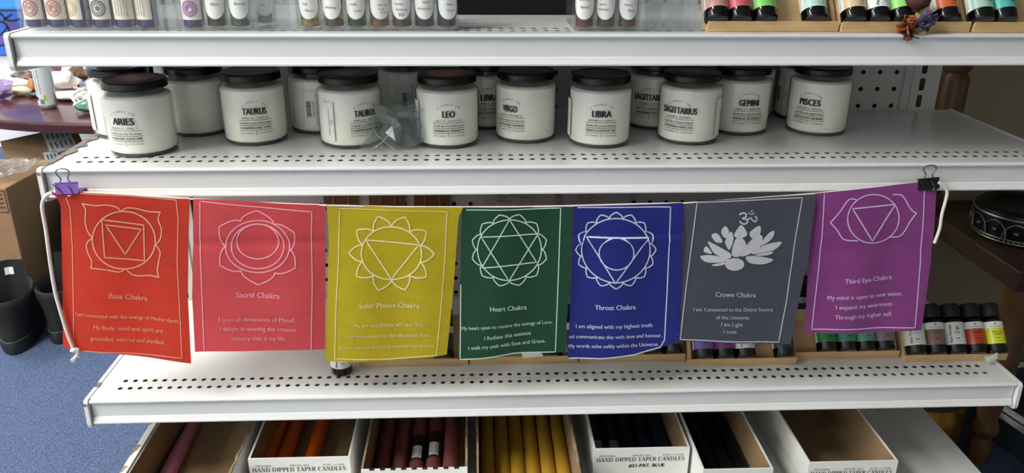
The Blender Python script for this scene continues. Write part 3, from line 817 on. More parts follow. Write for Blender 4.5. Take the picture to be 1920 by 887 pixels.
# ---------------------------------------------------------------- oil bottles and their wooden racks
TILT = math.radians(38)
BR = 0.0142
OILG = mat('black_bottle_glass', (8, 7, 7), 0.10, spec=0.4)
_bb = MB().use(OILG).lathe([(0.0105, 0.0), (0.0128, 0.0008), (BR, 0.003), (BR, 0.046), (0.0132, 0.0485), (0.0096, 0.051), (0.0090, 0.054)], 32).mesh('bottle_body', 35)
_bc = MB().use(BLACKM)
prof = [(0.0118, 0.0515), (0.0122, 0.0525), (0.0121, 0.0690), (0.0112, 0.0705), (0.004, 0.0708)]
_bc.lathe(prof, 36)
for i in range(18):
    a = 2*PI*i/18
    _bc.box(-0.0006, 0.0006, 0.0118, 0.0126, 0.054, 0.0685, Matrix.Rotation(a, 4, 'Z'))
_bc = _bc.mesh('cap', 35)
def oil_bottle(label, x, y, z, tilt, col, name, style, turn=0, group=None):
    t = thing('oil_bottle', label, 'bottle', (x, y, z), (-tilt, 0, 0), group)
    link('bottle_body', _bb, t); link('cap', _bc, t)
    f0 = cyl(BR+0.0003); f1 = cyl(BR+0.0006)
    lb = MB(); sw = BR*2.2
    h0, h1 = 0.0125, 0.0435
    white = mat('bottle_label_white', (226, 228, 220), 0.35)
    c = mat('bottle_label_%d_%d_%d' % col, col, 0.35)
    if style == 'white':
        lb.use(white).grid(lambda u, v: f0(-sw+2*sw*u, h0+(h1-h0)*v), 24, 1)
        lb.use(INK)
        text_line(lb, 'Plant Therapy', f1, (-0.0062, h0+0.002), (-0.0062, h0+0.028), 0.02, yup=True)
        lb.use(mat('drop_mark', (150, 138, 96), 0.5))
        lb.poly([(0.002+0.0024*math.sin(a)*(1 if math.cos(a) < 0.3 else 0.55), h0+0.0225+0.0034*math.cos(a)) for a in [2*PI*i/16 for i in range(16)]], f1)
        lb.use(INK)
    else:
        hw = h1-0.0095
        lb.use(c).grid(lambda u, v: f0(-sw*0.62+2*sw*0.62*u+0.0, h0+(hw-h0)*v), 20, 1)
        lb.use(white).grid(lambda u, v: f0(-sw*0.62+2*sw*0.62*u, hw+(h1-hw)*v), 20, 1)
        lb.grid(lambda u, v: f0(-sw+sw*0.38*u, h0+(h1-h0)*v), 8, 1)
        lb.grid(lambda u, v: f0(sw*0.62+sw*0.38*u, h0+(h1-h0)*v), 8, 1)
        lb.use(mat('leaf_mark', (110, 130, 140), 0.5)).poly(ell(0.0, hw+0.0062, 0.0016, 0.0011, n=10), f1)
        lb.use(INKG); text_to(lb, 'Plant Therapy', f1, 0, hw+0.0018, width=0.0145, center=True)
        lb.use(INK)
        for k in range(5): lb.ribbon([(-sw*0.80, h0+0.004+k*0.004), (-sw*0.80+0.0018, h0+0.0052+k*0.004)], 0.0005, f1)
    parts = name.split('|')
    for i, s_ in enumerate(parts):
        text_to(lb, s_, f1, 0.001, h0+0.0155-0.0034*i, cap=0.0022, bold=0.015, center=True)
    lb.ribbon([(-0.0022, h0+0.0078), (0.0035, h0+0.0078)], 0.0009, f1)
    text_to(lb, '10 mL (1/3 fl. oz.)', f1, 0.001, h0+0.0035, cap=0.0011, center=True)
    o = lb.build('label', t, smooth=40)
    o.rotation_euler = (0, 0, math.radians(turn))
    return t
def rack(label, x0, x1, yf, z, group='pine oil bottle racks'):
    """sloped pine rack: ledge in front, leaning back board, side rails and a rear support"""
    w = x1-x0
    t = thing('bottle_rack', label, 'rack', ((x0+x1)/2, yf, z), (0, 0, 0), group)
    R = Matrix.Translation((0, RFY, RFZ)) @ Matrix.Rotation(-TILT, 4, 'X')
    A = R @ Vector((0, -0.0180, 0)); lg = MB().use(WOODX)
    yz = [(A.y, A.z), (A.y+0.002, 0.0002), (RFY+0.012, 0.0002), (RFY+0.004, RFZ-0.0004)]
    lg.hexa([(-w/2, yz[1][0], yz[1][1]), (w/2, yz[1][0], yz[1][1]), (w/2, yz[2][0], yz[2][1]), (-w/2, yz[2][0], yz[2][1]),
             (-w/2, yz[0][0], yz[0][1]), (w/2, yz[0][0], yz[0][1]), (w/2, yz[3][0], yz[3][1]), (-w/2, yz[3][0], yz[3][1])])
    lg.build('front_ledge', t, smooth=0, bevel=0.0008)
    MB().use(WOOD).box(-w/2+0.0052, w/2-0.0052, 0.0004, 0.0050, 0.0006, 0.064, R).build('back_board', t, smooth=0)
    for s_ in (-1, 1):
        a, b = (-w/2, -w/2+0.005) if s_ < 0 else (w/2-0.005, w/2)
        MB().use(WOOD).box(a, b, -0.009, 0.0050, 0.0006, 0.065, R).build('side_rail', t, smooth=0, bevel=0.0006)
    top = R @ Vector((0, 0.0056, 0.060))
    MB().use(WOOD).box(-w/2+0.02, w/2-0.02, top.y, top.y+0.005, 0.0002, top.z).build('rear_support', t, smooth=0)
    return t
RFY, RFZ = 0.0150, 0.0012
def on_rack(x, yf, z):
    return (x, yf+RFY-(BR+0.0004)*math.cos(TILT), z+RFZ+(BR+0.0004)*math.sin(TILT)+0.0004)
# racks on the top shelf
RK1 = [(0.7595, 0.9095, -0.274, 'pine bottle rack on the top shelf, beside the clear acrylic rack'),
       (0.9115, 1.0605, -0.277, 'pine bottle rack on the top shelf with the dried flowers on its ledge'),
       (1.0635, 1.2125, -0.279, 'pine bottle rack at the right end of the top shelf, cut by the frame')]
for a, b, yf, lab in RK1: rack(lab, a, b, yf, Z1)
def xs1(px_, yf): return atz(px_, 45, Z1+0.012).x
TOPB = [(1358, 0, (184, 134, 120), 'Juniper', 'c', 'oil bottle with a dusty pink brown label, leftmost on the top racks'),
        (1403, 0, (190, 84, 98), 'Rose', 'c', 'oil bottle with a rose pink label on the top shelf'),
        (1450, 0, (118, 190, 96), 'Lime', 'c', 'oil bottle with a green label beside an empty rack slot on the top shelf'),
        (1546, 0, (170, 208, 188), 'Ho Leaf|Linalool', 'c', 'oil bottle with a pale mint label alone beside the rack end, top shelf'),
        (1620, 1, (206, 178, 140), 'Chamomile', 'c', 'oil bottle with a tan label on the top shelf'),
        (1665, 1, (226, 228, 220), 'Patchouli|Dark', 'white', 'oil bottle with a white label beside the dried flowers'),
        (1711, 1, (140, 210, 110), 'Spearmint', 'c', 'oil bottle with a light green label behind the dried flowers'),
        (1797, 1, (196, 92, 36), 'Coffee', 'c', 'oil bottle with an orange label standing alone on the top shelf'),
        (1862, 2, (150, 186, 168), 'Cypress', 'c', 'oil bottle with a grey green label on the top shelf right rack'),
        (1905, 2, (70, 170, 156), 'Cypress', 'c', 'oil bottle with a teal label at the top right corner')]
for pxx, ri, col, nm, stl, lab in TOPB:
    yf = RK1[ri][2]
    X = xs1(pxx, yf) + 0.0
    p = on_rack(X, yf, Z1)
    oil_bottle(lab, p[0], p[1], p[2], TILT, col, nm, 'white' if stl == 'white' else 'c', turn=12, group='oil bottles on the top shelf')
# racks on the shelf behind the flags
RK3 = [(0.335, 0.4845, -0.224, 'pine bottle rack behind the yellow flag'), (0.4865, 0.636, -0.222, 'pine bottle rack behind the green flag'),
       (0.638, 0.786, -0.222, 'pine bottle rack behind the blue flag'), (0.788, 0.938, -0.237, 'pine bottle rack below the grey flag, set further forward'),
       (0.9405, 1.090, -0.223, 'pine bottle rack below the violet flag'), (1.093, 1.238, -0.236, 'pine bottle rack overhanging the right end of the shelf')]
for a, b, yf, lab in RK3: rack(lab, a, b, yf, Z3)
BB = [(0.450, 0, (56, 64, 96), 'Lavender', 'c', 'oil bottle with a navy label in the gap between the yellow and green flags'),
      (0.597, 1, (40, 60, 52), 'Eucalyptus', 'c', 'oil bottle with only its black base showing under the green flag'),
      (0.625, 1, (60, 70, 60), 'Fir Needle', 'c', 'oil bottle with its black base showing between the green and blue flags'),
      (0.741, 2, (70, 60, 90), 'Clary Sage', 'c', 'oil bottle mostly hidden behind the blue flag'),
      (0.769, 2, (150, 100, 60), 'Cedarwood', 'c', 'oil bottle at the lower right corner of the blue flag'),
      (0.8085, 3, (138, 112, 186), 'Lavender|Fine', 'c', 'oil bottle with a lilac label below the grey flag'),
      (0.8375, 3, (134, 70, 130), 'Geranium', 'c', 'oil bottle with a plum purple label below the grey flag'),
      (0.866, 3, (226, 228, 220), 'Rosemary', 'white', 'oil bottle with a white label below the grey flag'),
      (0.9205, 3, (44, 80, 82), 'Fir', 'c', 'oil bottle with a dark teal label at the lower right of the grey flag'),
      (0.987, 4, (52, 140, 66), 'Lemongrass', 'c', 'oil bottle with a bright green label below the violet flag'),
      (1.015, 4, (74, 146, 120), 'Eucalyptus|Citriodora', 'c', 'oil bottle with a sea green label, second below the violet flag'),
      (1.042, 4, (84, 158, 134), 'Clary|Sage', 'c', 'oil bottle with a light teal label, third below the violet flag'),
      (1.069, 4, (142, 120, 126), 'Frankincense', 'c', 'oil bottle with a mauve grey label below the violet flag'),
      (1.1085, 5, (226, 228, 220), 'Tea Tree', 'white', 'oil bottle labelled Tea Tree, white label half behind the violet flag'),
      (1.137, 5, (142, 108, 98), 'Ginger', 'c', 'oil bottle with a brown mauve label on the right rack'),
      (1.1655, 5, (226, 228, 220), 'Vanilla', 'white', 'oil bottle labelled Vanilla, white label with a gold drop'),
      (1.194, 5, (176, 62, 40), 'Cinnamon', 'c', 'oil bottle with a rust red label on the right rack'),
      (1.2225, 5, (208, 214, 44), 'Ylang Ylang|Complete', 'c', 'oil bottle with a yellow label at the right end')]
for X, ri, col, nm, stl, lab in BB:
    p = on_rack(X, RK3[ri][2], Z3)
    oil_bottle(lab, p[0], p[1], p[2], TILT, col, nm, 'white' if stl == 'white' else 'c', turn=-14 if X > 1.1 else 0, group='oil bottles on the shelf behind the flags')
oil_bottle('oil bottle standing loose on the shelf below the yellow flag', 0.3135, -0.2330, Z3+0.0003, 0, (226, 228, 220), 'Basil', 'white', turn=14)
p = aty(1491, 600, -0.10)
oil_bottle('black capped bottle standing in the gap between the grey and violet flags', p.x, -0.10, Z3+0.0003, 0, (60, 60, 60), 'Myrrh', 'c')
def scrap(label, px_, py_, z, w, rot, loc=None):
    p = atz(px_, py_, z)
    if loc: p = Vector(loc)
    mb = MB().use(PAPER)
    vs = [(-w/2, 0, 0.0), (w/2, 0.001, 0.001), (w/2+0.002, 0.004, 0.009), (-w*0.1, 0.003, 0.006), (-w/2-0.002, 0.004, 0.008)]
    mb.add(vs, [(0, 1, 2, 3), (0, 3, 4)]); n = len(mb.v)
    mb.add([(x, y+0.0006, zz) for x, y, zz in vs], [(3, 2, 1, 0), (4, 3, 0)])
    o = mb.build('paper_scrap', loc=p, smooth=0); o.rotation_euler = (0, 0, rot)
    tag(o, label, 'paper')
scrap('torn white paper scrap on the rack ledge under the green flag', 0, 0, 0, 0.028, 0.05, (0.573, -0.2260, Z3+0.0128))
scrap('small white paper scrap leaning on the red labelled bottle', 0, 0, 0, 0.022, 0.35, (1.208, -0.2475, Z3+0.008))

# ---------------------------------------------------------------- acrylic racks with vials on the top shelf
def acrylic(label, x0, x1, yf, cols, rows=3, h=0.052):
    w = x1-x0; D = rows*0.030
    t = thing('acrylic_rack', label, 'rack', (x0, yf, Z1+0.0002), group='clear acrylic vial racks')
    a = MB().use(ACRYL)
    a.box(0, w, 0, D, 0, 0.0025)
    a.build('base_plate', t, smooth=0)
    a = MB().use(ACRYL)
    a.box(0, w, 0, 0.0018, 0.0026, h).box(0, w, D-0.0018, D, 0.0026, h).box(0, 0.0018, 0.0018, D-0.0018, 0.0026, h).box(w-0.0018, w, 0.0018, D-0.0018, 0.0026, h)
    a.build('outer_wall', t, smooth=0)
    a = MB().use(ACRYE)
    for i in range(1, cols): a.box(w*i/cols-0.0007, w*i/cols+0.0007, 0.002, D-0.002, 0.0026, h*0.8)
    for j in range(1, rows): a.box(0.002, w-0.002, D*j/rows-0.0007, D*j/rows+0.0007, 0.0026, h*0.8)
    a.build('dividers', t, smooth=0)
    return [x0+w*(i+0.5)/cols for i in range(cols)], yf+0.0152
VR = 0.0112
_vg = MB().use(GLASS).lathe([(0.0095, 0.0002), (VR, 0.0015), (VR, 0.050), (0.0085, 0.054), (0.0085, 0.058)], 28, cap1=False).mesh('glass_vial', 35)
_vb = MB().use(mat('cobalt_glass', (18, 20, 74), 0.1, spec=0.6)).lathe([(0.0095, 0.0), (VR, 0.0014), (VR, 0.050), (0.0085, 0.054), (0.0085, 0.058)], 28).mesh('cobalt_vial', 35)
_vc = MB().use(BLACKP).lathe([(0.0095, 0.0565), (0.0100, 0.058), (0.0100, 0.072), (0.0085, 0.0735)], 24).mesh('cap', 35)
def vial_clear(label, x, y, words, liquid, dregs, off=0, dark=0.009, half=0):
    t = thing('oil_vial', label, 'vial', (x, y, Z1+0.0032), (0, 0, 0), 'labelled spell oil vials')
    link('glass_vial', _vg, t); link('cap', _vc, t)
    l = MB().use(clear('vial_oil_%d_%d_%d' % liquid, tuple(min(1, lin(c)*1.0) for c in liquid), 1.2, 0.05))
    l.lathe([(0.009, 0.0012), (0.0105, 0.002), (0.0105, 0.040), (0.009, 0.0402)], 24); l.build('oil', t)
    d = MB().use(mat('vial_dregs_%d_%d_%d' % dregs, dregs, 0.8, var=(400, 0.6)))
    rr = random.Random(int(x*1e5))
    d.lathe([(0.0088, 0.0018), (0.0098, 0.0026), (0.0098, dark*0.7), (0.006, dark)], 20)
    for i in range(10):
        a = rr.uniform(0, 2*PI); q = rr.uniform(0.003, 0.0085)
        d.sphere((q*math.cos(a), q*math.sin(a), dark*0.7+rr.uniform(0, 0.003)), rr.uniform(0.0008, 0.0018), 1, (1.3, 0.8, 0.7))
    d.build('dregs', t, smooth=0)
    f0 = cyl(VR+0.0003); f1 = cyl(VR+0.0006)
    lb = MB().use(PAPER)
    s0 = off*0.001; hw = 0.0125; hb = 0.0095
    def lab(u, v):
        s_ = -1+2*u
        low = hb+0.016*(1-math.sqrt(max(0, 1-s_*s_*0.98)))
        return f0(s0+hw*s_, low+(0.046-low)*v)
    lb.grid(lab, 24, 3)
    lb.use(mat('pen_ink', (70, 72, 78), 0.7))
    for i, (wd, cap, xo, hh) in enumerate(words):
        text_to(lb, wd, f1, s0+xo*0.001, hh*0.001, cap=cap*0.001, center=True)
    lb.build('paper_label', t, smooth=40)
    return t
def chakra_icon(lb, f, kind, cx, cy, R):
    def st(p, w=0.0007, c=True): lb.ribbon(p, w, f, c)
    st(ell(cx, cy, R, R, n=36), 0.0011)
    n = {'base': 4, 'sacral': 6, 'solar': 10, 'heart': 12, 'crown': 16}[kind]
    for p in lotus(cx, cy, R*0.62, R*0.62, R*0.94, R*0.94, n, 45 if kind == 'base' else 0, 0.6): st(p, 0.0006, False)
    st(ell(cx, cy, R*0.6, R*0.6, n=28), 0.0006)
    if kind == 'base':
        st([(cx-R*.36, cy-R*.36), (cx+R*.36, cy-R*.36), (cx+R*.36, cy+R*.36), (cx-R*.36, cy+R*.36)]); lb.poly([(cx-R*.25, cy+R*.22), (cx, cy-R*.25), (cx+R*.25, cy+R*.22)], f)
    elif kind == 'sacral': lb.poly(ell(cx, cy, R*0.46, R*0.46, n=24), f)
    elif kind == 'solar': st([(cx-R*.4, cy+R*.25), (cx, cy-R*.45), (cx+R*.4, cy+R*.25)])
    elif kind == 'heart': lb.poly([(cx+R*.42*(1 if k % 2 == 0 else .62)*math.sin(PI*k/6), cy+R*.42*(1 if k % 2 == 0 else .62)*math.cos(PI*k/6)) for k in range(12)], f)
    else: lb.poly(ell(cx, cy, R*0.5, R*0.5, n=24), f)
def vial_blue(label, x, y, kind, col, turn=0, off=0.0):
    t = thing('oil_vial', label, 'vial', (x, y, Z1+0.0032), (0, 0, math.radians(turn)), 'cobalt chakra oil vials')
    link('cobalt_vial', _vb, t); link('cap', _vc, t)
    f0 = cyl(VR+0.0003); f1 = cyl(VR+0.0006)
    lb = MB().use(CREAM).grid(lambda u, v: f0(-0.013+0.026*u, 0.0085+0.039*v), 24, 1)
    lb.use(mat('icon_%d_%d_%d' % col, col, 0.6))
    if kind == 'text':
        lb.use(INKG)
        for k in range(5):
            text_line(lb, ['a blend of pure oils and gems', 'for balance and clear intent', 'shake gently before each use', 'anoint, meditate and breathe', 'keep away from the eyes'][k], f1, (-0.006+k*0.003, 0.0125), (-0.006+k*0.003, 0.044), yup=True)
    else:
        chakra_icon(lb, f1, kind, off, 0.0205, 0.0082)
        lb.use(INKG); text_to(lb, 'Chakra', f1, off, 0.0325, cap=0.003, center=True)
        text_to(lb, {'base': 'Base', 'sacral': 'Sacral', 'solar': 'Solar', 'heart': 'Heart', 'crown': 'Crown'}[kind], f1, off, 0.0375, cap=0.003, center=True)
    lb.build('paper_label', t, smooth=40)
    return t
xs, vy = acrylic('clear acrylic rack of cobalt vials at the left end of the top shelf', 0.003, 0.172, -0.268, 7)
for i, (kd, c, tn, lab) in enumerate([('base', (176, 96, 104), 0, 'cobalt vial with a red base chakra label, leftmost'), ('sacral', (196, 124, 108), 4, 'cobalt vial with an orange sacral chakra label'),
                                      ('solar', (206, 192, 130), -34, 'cobalt vial with a pale yellow chakra label turned aside'), ('heart', (84, 98, 96), 0, 'cobalt vial with a grey green heart chakra label'),
                                      ('text', (90, 90, 90), 8, 'cobalt vial with small sideways print, label wide'), ('text', (90, 90, 90), -22, 'cobalt vial with sideways print, rightmost of the cobalt row')]):
    vial_blue(lab, xs[i], vy, kd, c, tn)
xs, vy = acrylic('clear acrylic rack with a purple labelled vial and two empty slots', 0.1735, 0.3275, -0.2695, 6)
vial_blue('cobalt vial with a purple crown chakra label', xs[0], vy, 'crown', (150, 96, 160))
vial_clear('clear vial hand lettered Altar', xs[1], vy, [('Spell', 2.4, 2, 31), ('Altar', 3.2, 1, 24)], (150, 146, 96), (84, 76, 46), 1)
vial_clear('clear vial hand lettered Blessing', xs[2], vy, [('Spell', 2.4, 2, 31), ('Blessing', 3.0, 2, 24.5)], (196, 196, 176), (96, 98, 78), 2)
vial_clear('clear vial set back in its slot, lettered MP', xs[3]-0.004, vy+0.030, [('MP', 2.6, 0, 20)], (180, 180, 170), (60, 62, 60), 0)
vial_clear('clear vial hand lettered Full Moon', xs[5], vy, [('Spell Oils', 2.5, 0, 31), ('Full', 2.9, -3, 24.5), ('Moon', 2.9, 1.5, 17.5)], (214, 208, 160), (182, 168, 106), 0)
xs, vy = acrylic('clear acrylic rack full of six hand lettered vials', 0.329, 0.479, -0.271, 6)
for i, (wd, lq, dr, off, lab) in enumerate([
        ([('Hunting', 3.0, 0, 21)], (196, 180, 96), (110, 92, 34), -2, 'clear vial of yellow oil, lettering ends in nting'),
        ([('Spell Oils', 2.5, 0, 31), ('Lady', 3.0, -1.5, 24.5), ('Luck', 3.0, 2.5, 17.5)], (170, 176, 130), (42, 92, 58), 0, 'clear vial with green dregs hand lettered Lady Luck'),
        ([('Spell Oils', 2.2, 3, 24), ('Love', 2.6, 1, 19.5), ('Draw', 2.4, 4, 16)], (206, 186, 140), (170, 118, 84), 2.5, 'clear vial with pinkish dregs hand lettered Love Draw'),
        ([('Spell Oils', 2.5, 0, 31), ('Money', 2.8, -2.5, 25), ('Drawing', 2.8, 1, 19), ('$$$', 3.2, 0.5, 13.5)], (190, 164, 84), (124, 94, 36), 0, 'clear vial hand lettered Money Drawing with dollar signs'),
        ([('Spells', 2.6, 2, 27), ('Protection', 2.6, 0, 20)], (150, 156, 130), (24, 28, 24), 1, 'clear vial with black dregs hand lettered Protection'),
        ([('Spells', 2.6, 2, 31), ('New', 2.8, 2, 24.5), ('Moon', 2.8, 3, 18)], (150, 150, 140), (18, 18, 18), 2.5, 'clear vial with black dregs hand lettered New Moon')]):
    vial_clear(lab, xs[i], vy, wd, lq, dr, off)
xs, vy = acrylic('clear acrylic rack with three vials and three empty slots', 0.609, 0.755, -0.272, 6)
vial_clear('clear vial of amber oil in the half empty rack', xs[0], vy, [('Spell Oils', 2.5, 0, 30), ('Banish', 2.8, 0, 22)], (196, 140, 70), (150, 92, 34), -1)
vial_clear('clear vial hand lettered Spirit Eviction', xs[1], vy, [('Spell Oils', 2.5, -1, 31), ('Spirit', 2.8, -4, 25), ('Eviction', 2.8, -2, 19.5)], (176, 176, 120), (120, 118, 66), -2)
vial_clear('clear vial hand lettered Vision Bean', xs[2], vy, [('Spell Oils', 2.5, 3, 31), ('Vision', 2.8, -1, 24.5), ('Bean', 2.8, 3, 18.5)], (196, 170, 100), (134, 98, 42), 0)
# black box and pen behind
b = MB().use(mat('black_card_box', (7, 8, 8), 0.6, spec=0.2)).box(-0.076, 0.076, 0, 0.09, 0.0005, 0.075)
o = b.build('storage_box', loc=(0.548, -0.118, Z1), smooth=0, bevel=0.002); tag(o, 'plain black box at the back of the top shelf', 'box')
t = thing('marker_pen', 'magenta pen standing beside the black box on the top shelf', 'pen', (0.641, -0.10, Z1+0.0005))
MB().use(mat('magenta_plastic', (168, 44, 120), 0.35)).lathe([(0.0042, 0.02), (0.0048, 0.022), (0.0048, 0.11), (0.003, 0.114)], 16).build('barrel', t)
MB().use(mat('magenta_cap', (120, 24, 84), 0.35)).lathe([(0.003, 0.0), (0.0052, 0.002), (0.0054, 0.03), (0.0046, 0.031)], 16).build('pen_cap', t)

# dried flowers on the rack ledge
fx = aty(1700, 50, -0.283)
t = thing('dried_flowers', 'sprig of dried flowers lying on the pine rack ledge', 'flowers', (fx.x, -0.283, Z1+0.0125))
def lp_(px_, py_, Y=-0.287): p = aty(px_, py_, Y); return p - Vector((fx.x, -0.283, Z1+0.0125))
def bloom(name, c, R, col, n, seed, label):
    mb = MB().use(mat('petal_%s' % name, col, 0.75, var=(200, 0.35)))
    rr = random.Random(seed)
    for k in range(n):
        th = rr.uniform(0, 2*PI); ph = rr.uniform(-0.9, 1.1)
        d = Vector((math.cos(th)*math.cos(ph), -abs(math.sin(th)*math.cos(ph))*0.8, math.sin(ph)))
        side = d.orthogonal().normalized(); side.rotate(Matrix.Rotation(rr.uniform(0, 6), 3, d)); bn = d.cross(side)
        L = R*rr.uniform(0.75, 1.15); w = R*rr.uniform(0.35, 0.6)
        def pf(u, v, d=d, side=side, bn=bn, L=L, w=w):
            s_ = (u-0.5)*2; ww = w*math.sin(PI*min(1, 0.12+v*0.9))**0.7
            return Vector(c) + d*(L*v) + side*(s_*ww) + bn*(0.35*w*(s_*s_) + 0.3*L*v*v)
        mb.grid(pf, 4, 4)
    return mb.build('bloom', t, smooth=60, label=label)
bloom('orange', lp_(1699, 48), 0.0125, (150, 82, 44), 18, 2, 'rust orange dried bloom')
bloom('russet', lp_(1703, 60), 0.0110, (98, 52, 38), 16, 5, 'dark russet dried bloom')
bloom('violet', lp_(1735, 42), 0.0125, (92, 84, 112), 22, 3, 'dusty violet dried bloom')
bloom('straw', lp_(1721, 57), 0.0105, (178, 150, 88), 8, 9, 'straw yellow dried bloom')
s_ = MB().use(mat('dried_stem', (176, 160, 112), 0.8))
for k in range(7):
    s_.tube([lp_(1708+k*2.4, 50), lp_(1714+k*1.6, 36), lp_(1717+k*1.2, 26, -0.284)], 0.0004, 5)
s_.tube([lp_(1716, 50), lp_(1718, 30, -0.284), lp_(1719, 12, -0.28)], 0.0009, 6)
s_.build('stems', t)
r_ = MB().use(mat('dried_rosebud', (72, 36, 30), 0.7, var=(150, 0.4)))
r_.sphere(lp_(1722, 1, -0.28), 0.0125, 2, (1.1, 0.9, 0.9), 0.3, 6, 2.5)
r_.sphere(lp_(1718, 14, -0.28), 0.006, 2, (0.9, 0.9, 1.1), 0.2, 7, 2)
r_.build('rosebud', t, smooth=50, label='dark dried rosebud')

# ---------------------------------------------------------------- cards and a price sheet on the pegboard
CARDB = mat('earring_card', (104, 74, 50), 0.7, var=(40, 0.08))
for i, (xa, xb, lab) in enumerate([(607, 671, 'brown earring card hanging at the left behind the yellow flag'), (692, 760, 'brown earring card hanging in the middle behind the yellow flag'), (776, 844, 'brown earring card hanging at the right behind the yellow flag')]):
    a = aty(xa, 375, -0.004); b = aty(xb, 375, -0.004); zt = 0.225
    t = thing('earring_card', lab, 'card', ((a.x+b.x)/2, -0.0045, zt), group='earring cards on the pegboard')
    w = b.x-a.x
    MB().use(CARDB).box(-w/2, w/2, -0.0008, 0, -0.075, 0).build('backing_card', t, smooth=0)
    hk = MB().use(mat('gold_wire', (190, 150, 80), 0.3, metal=1.0))
    z0 = aty(650, 374, -0.006).z - zt
    for sx in (-0.011, 0.012):
        hk.tube([(sx, -0.0012, z0+0.012), (sx+0.0006, -0.0022, z0+0.006), (sx, -0.0022, z0), (sx-0.0006, -0.0022, z0-0.006)], 0.0005, 6)
        hk.tube([(sx+0.0015*math.cos(q*PI/4), -0.0022, z0-0.007+0.0015*math.sin(q*PI/4)) for q in range(8)], 0.0004, 5, True)
        hk.lathe([(0.0005, -0.001), (0.003, -0.006), (0.0036, -0.012), (0.0008, -0.018)], 10, Matrix.Translation((sx, -0.0038, z0-0.008)))
    hk.build('earring_hooks', t)
a = aty(908, 372, -0.004); b = aty(1183, 372, -0.004)
t = thing('price_sheet', 'grey pink printed sheet fixed to the pegboard behind the green flag', 'sheet', (a.x, -0.0045, 0.225))
MB().use(mat('pinkish_paper', (176, 166, 164), 0.6)).box(0, b.x-a.x, -0.0006, 0, -0.09, 0).build('paper', t, smooth=0)
tx = MB()
def sh(px_, py_): p = aty(px_, py_, -0.0053); return (p.x-a.x, -0.0009, p.z-0.225)
for s_, x0, x1, y, bd in (('Rosemary 1,8-Cineole*', 932, 971, 367, 1), ('Tea Tree', 932, 950, 372.5, 1), ('Thyme Linalool*', 932, 959, 378.5, 1),
                      ('Rosmarinus officinalis', 974, 1012, 366, 0), ('Melaleuca', 974, 1000, 372, 0), ('Thymus vulgaris', 974, 1002, 378, 0),
                      ('Lime', 1042, 1053, 367, 1), ('Myrtle', 1042, 1055, 373, 1), ('Orange*', 1042, 1057, 378.5, 1), ('Palmarosa', 1042, 1060, 384, 1),
                      ('Citrus aurantifolia', 1083, 1115, 367, 0), ('Myrtus communis', 1083, 1130, 373, 0), ('Citrus sinensis', 1083, 1116, 379, 0)):
    tx.use(INK if bd else INKG)
    text_line(tx, s_, sh, (x0, y), (x1, y), 0.03 if bd else 0.0)
for r in range(9):
    yy = 392+6*r
    for x0, x1, bd in ((932, 965, 1), (974, 1010, 0), (1042, 1060, 1), (1083, 1118, 0)):
        tx.use(INK if bd else INKG); text_line(tx, ['Lemon', 'Neroli', 'Clove', 'Ginger', 'Basil', 'Cajeput', 'Fennel', 'Myrrh', 'Vetiver'][(r+x0) % 9], sh, (x0, yy), (x0+(x1-x0)*0.6, yy), 0.0)
tx.build('printed_text', t, smooth=0)

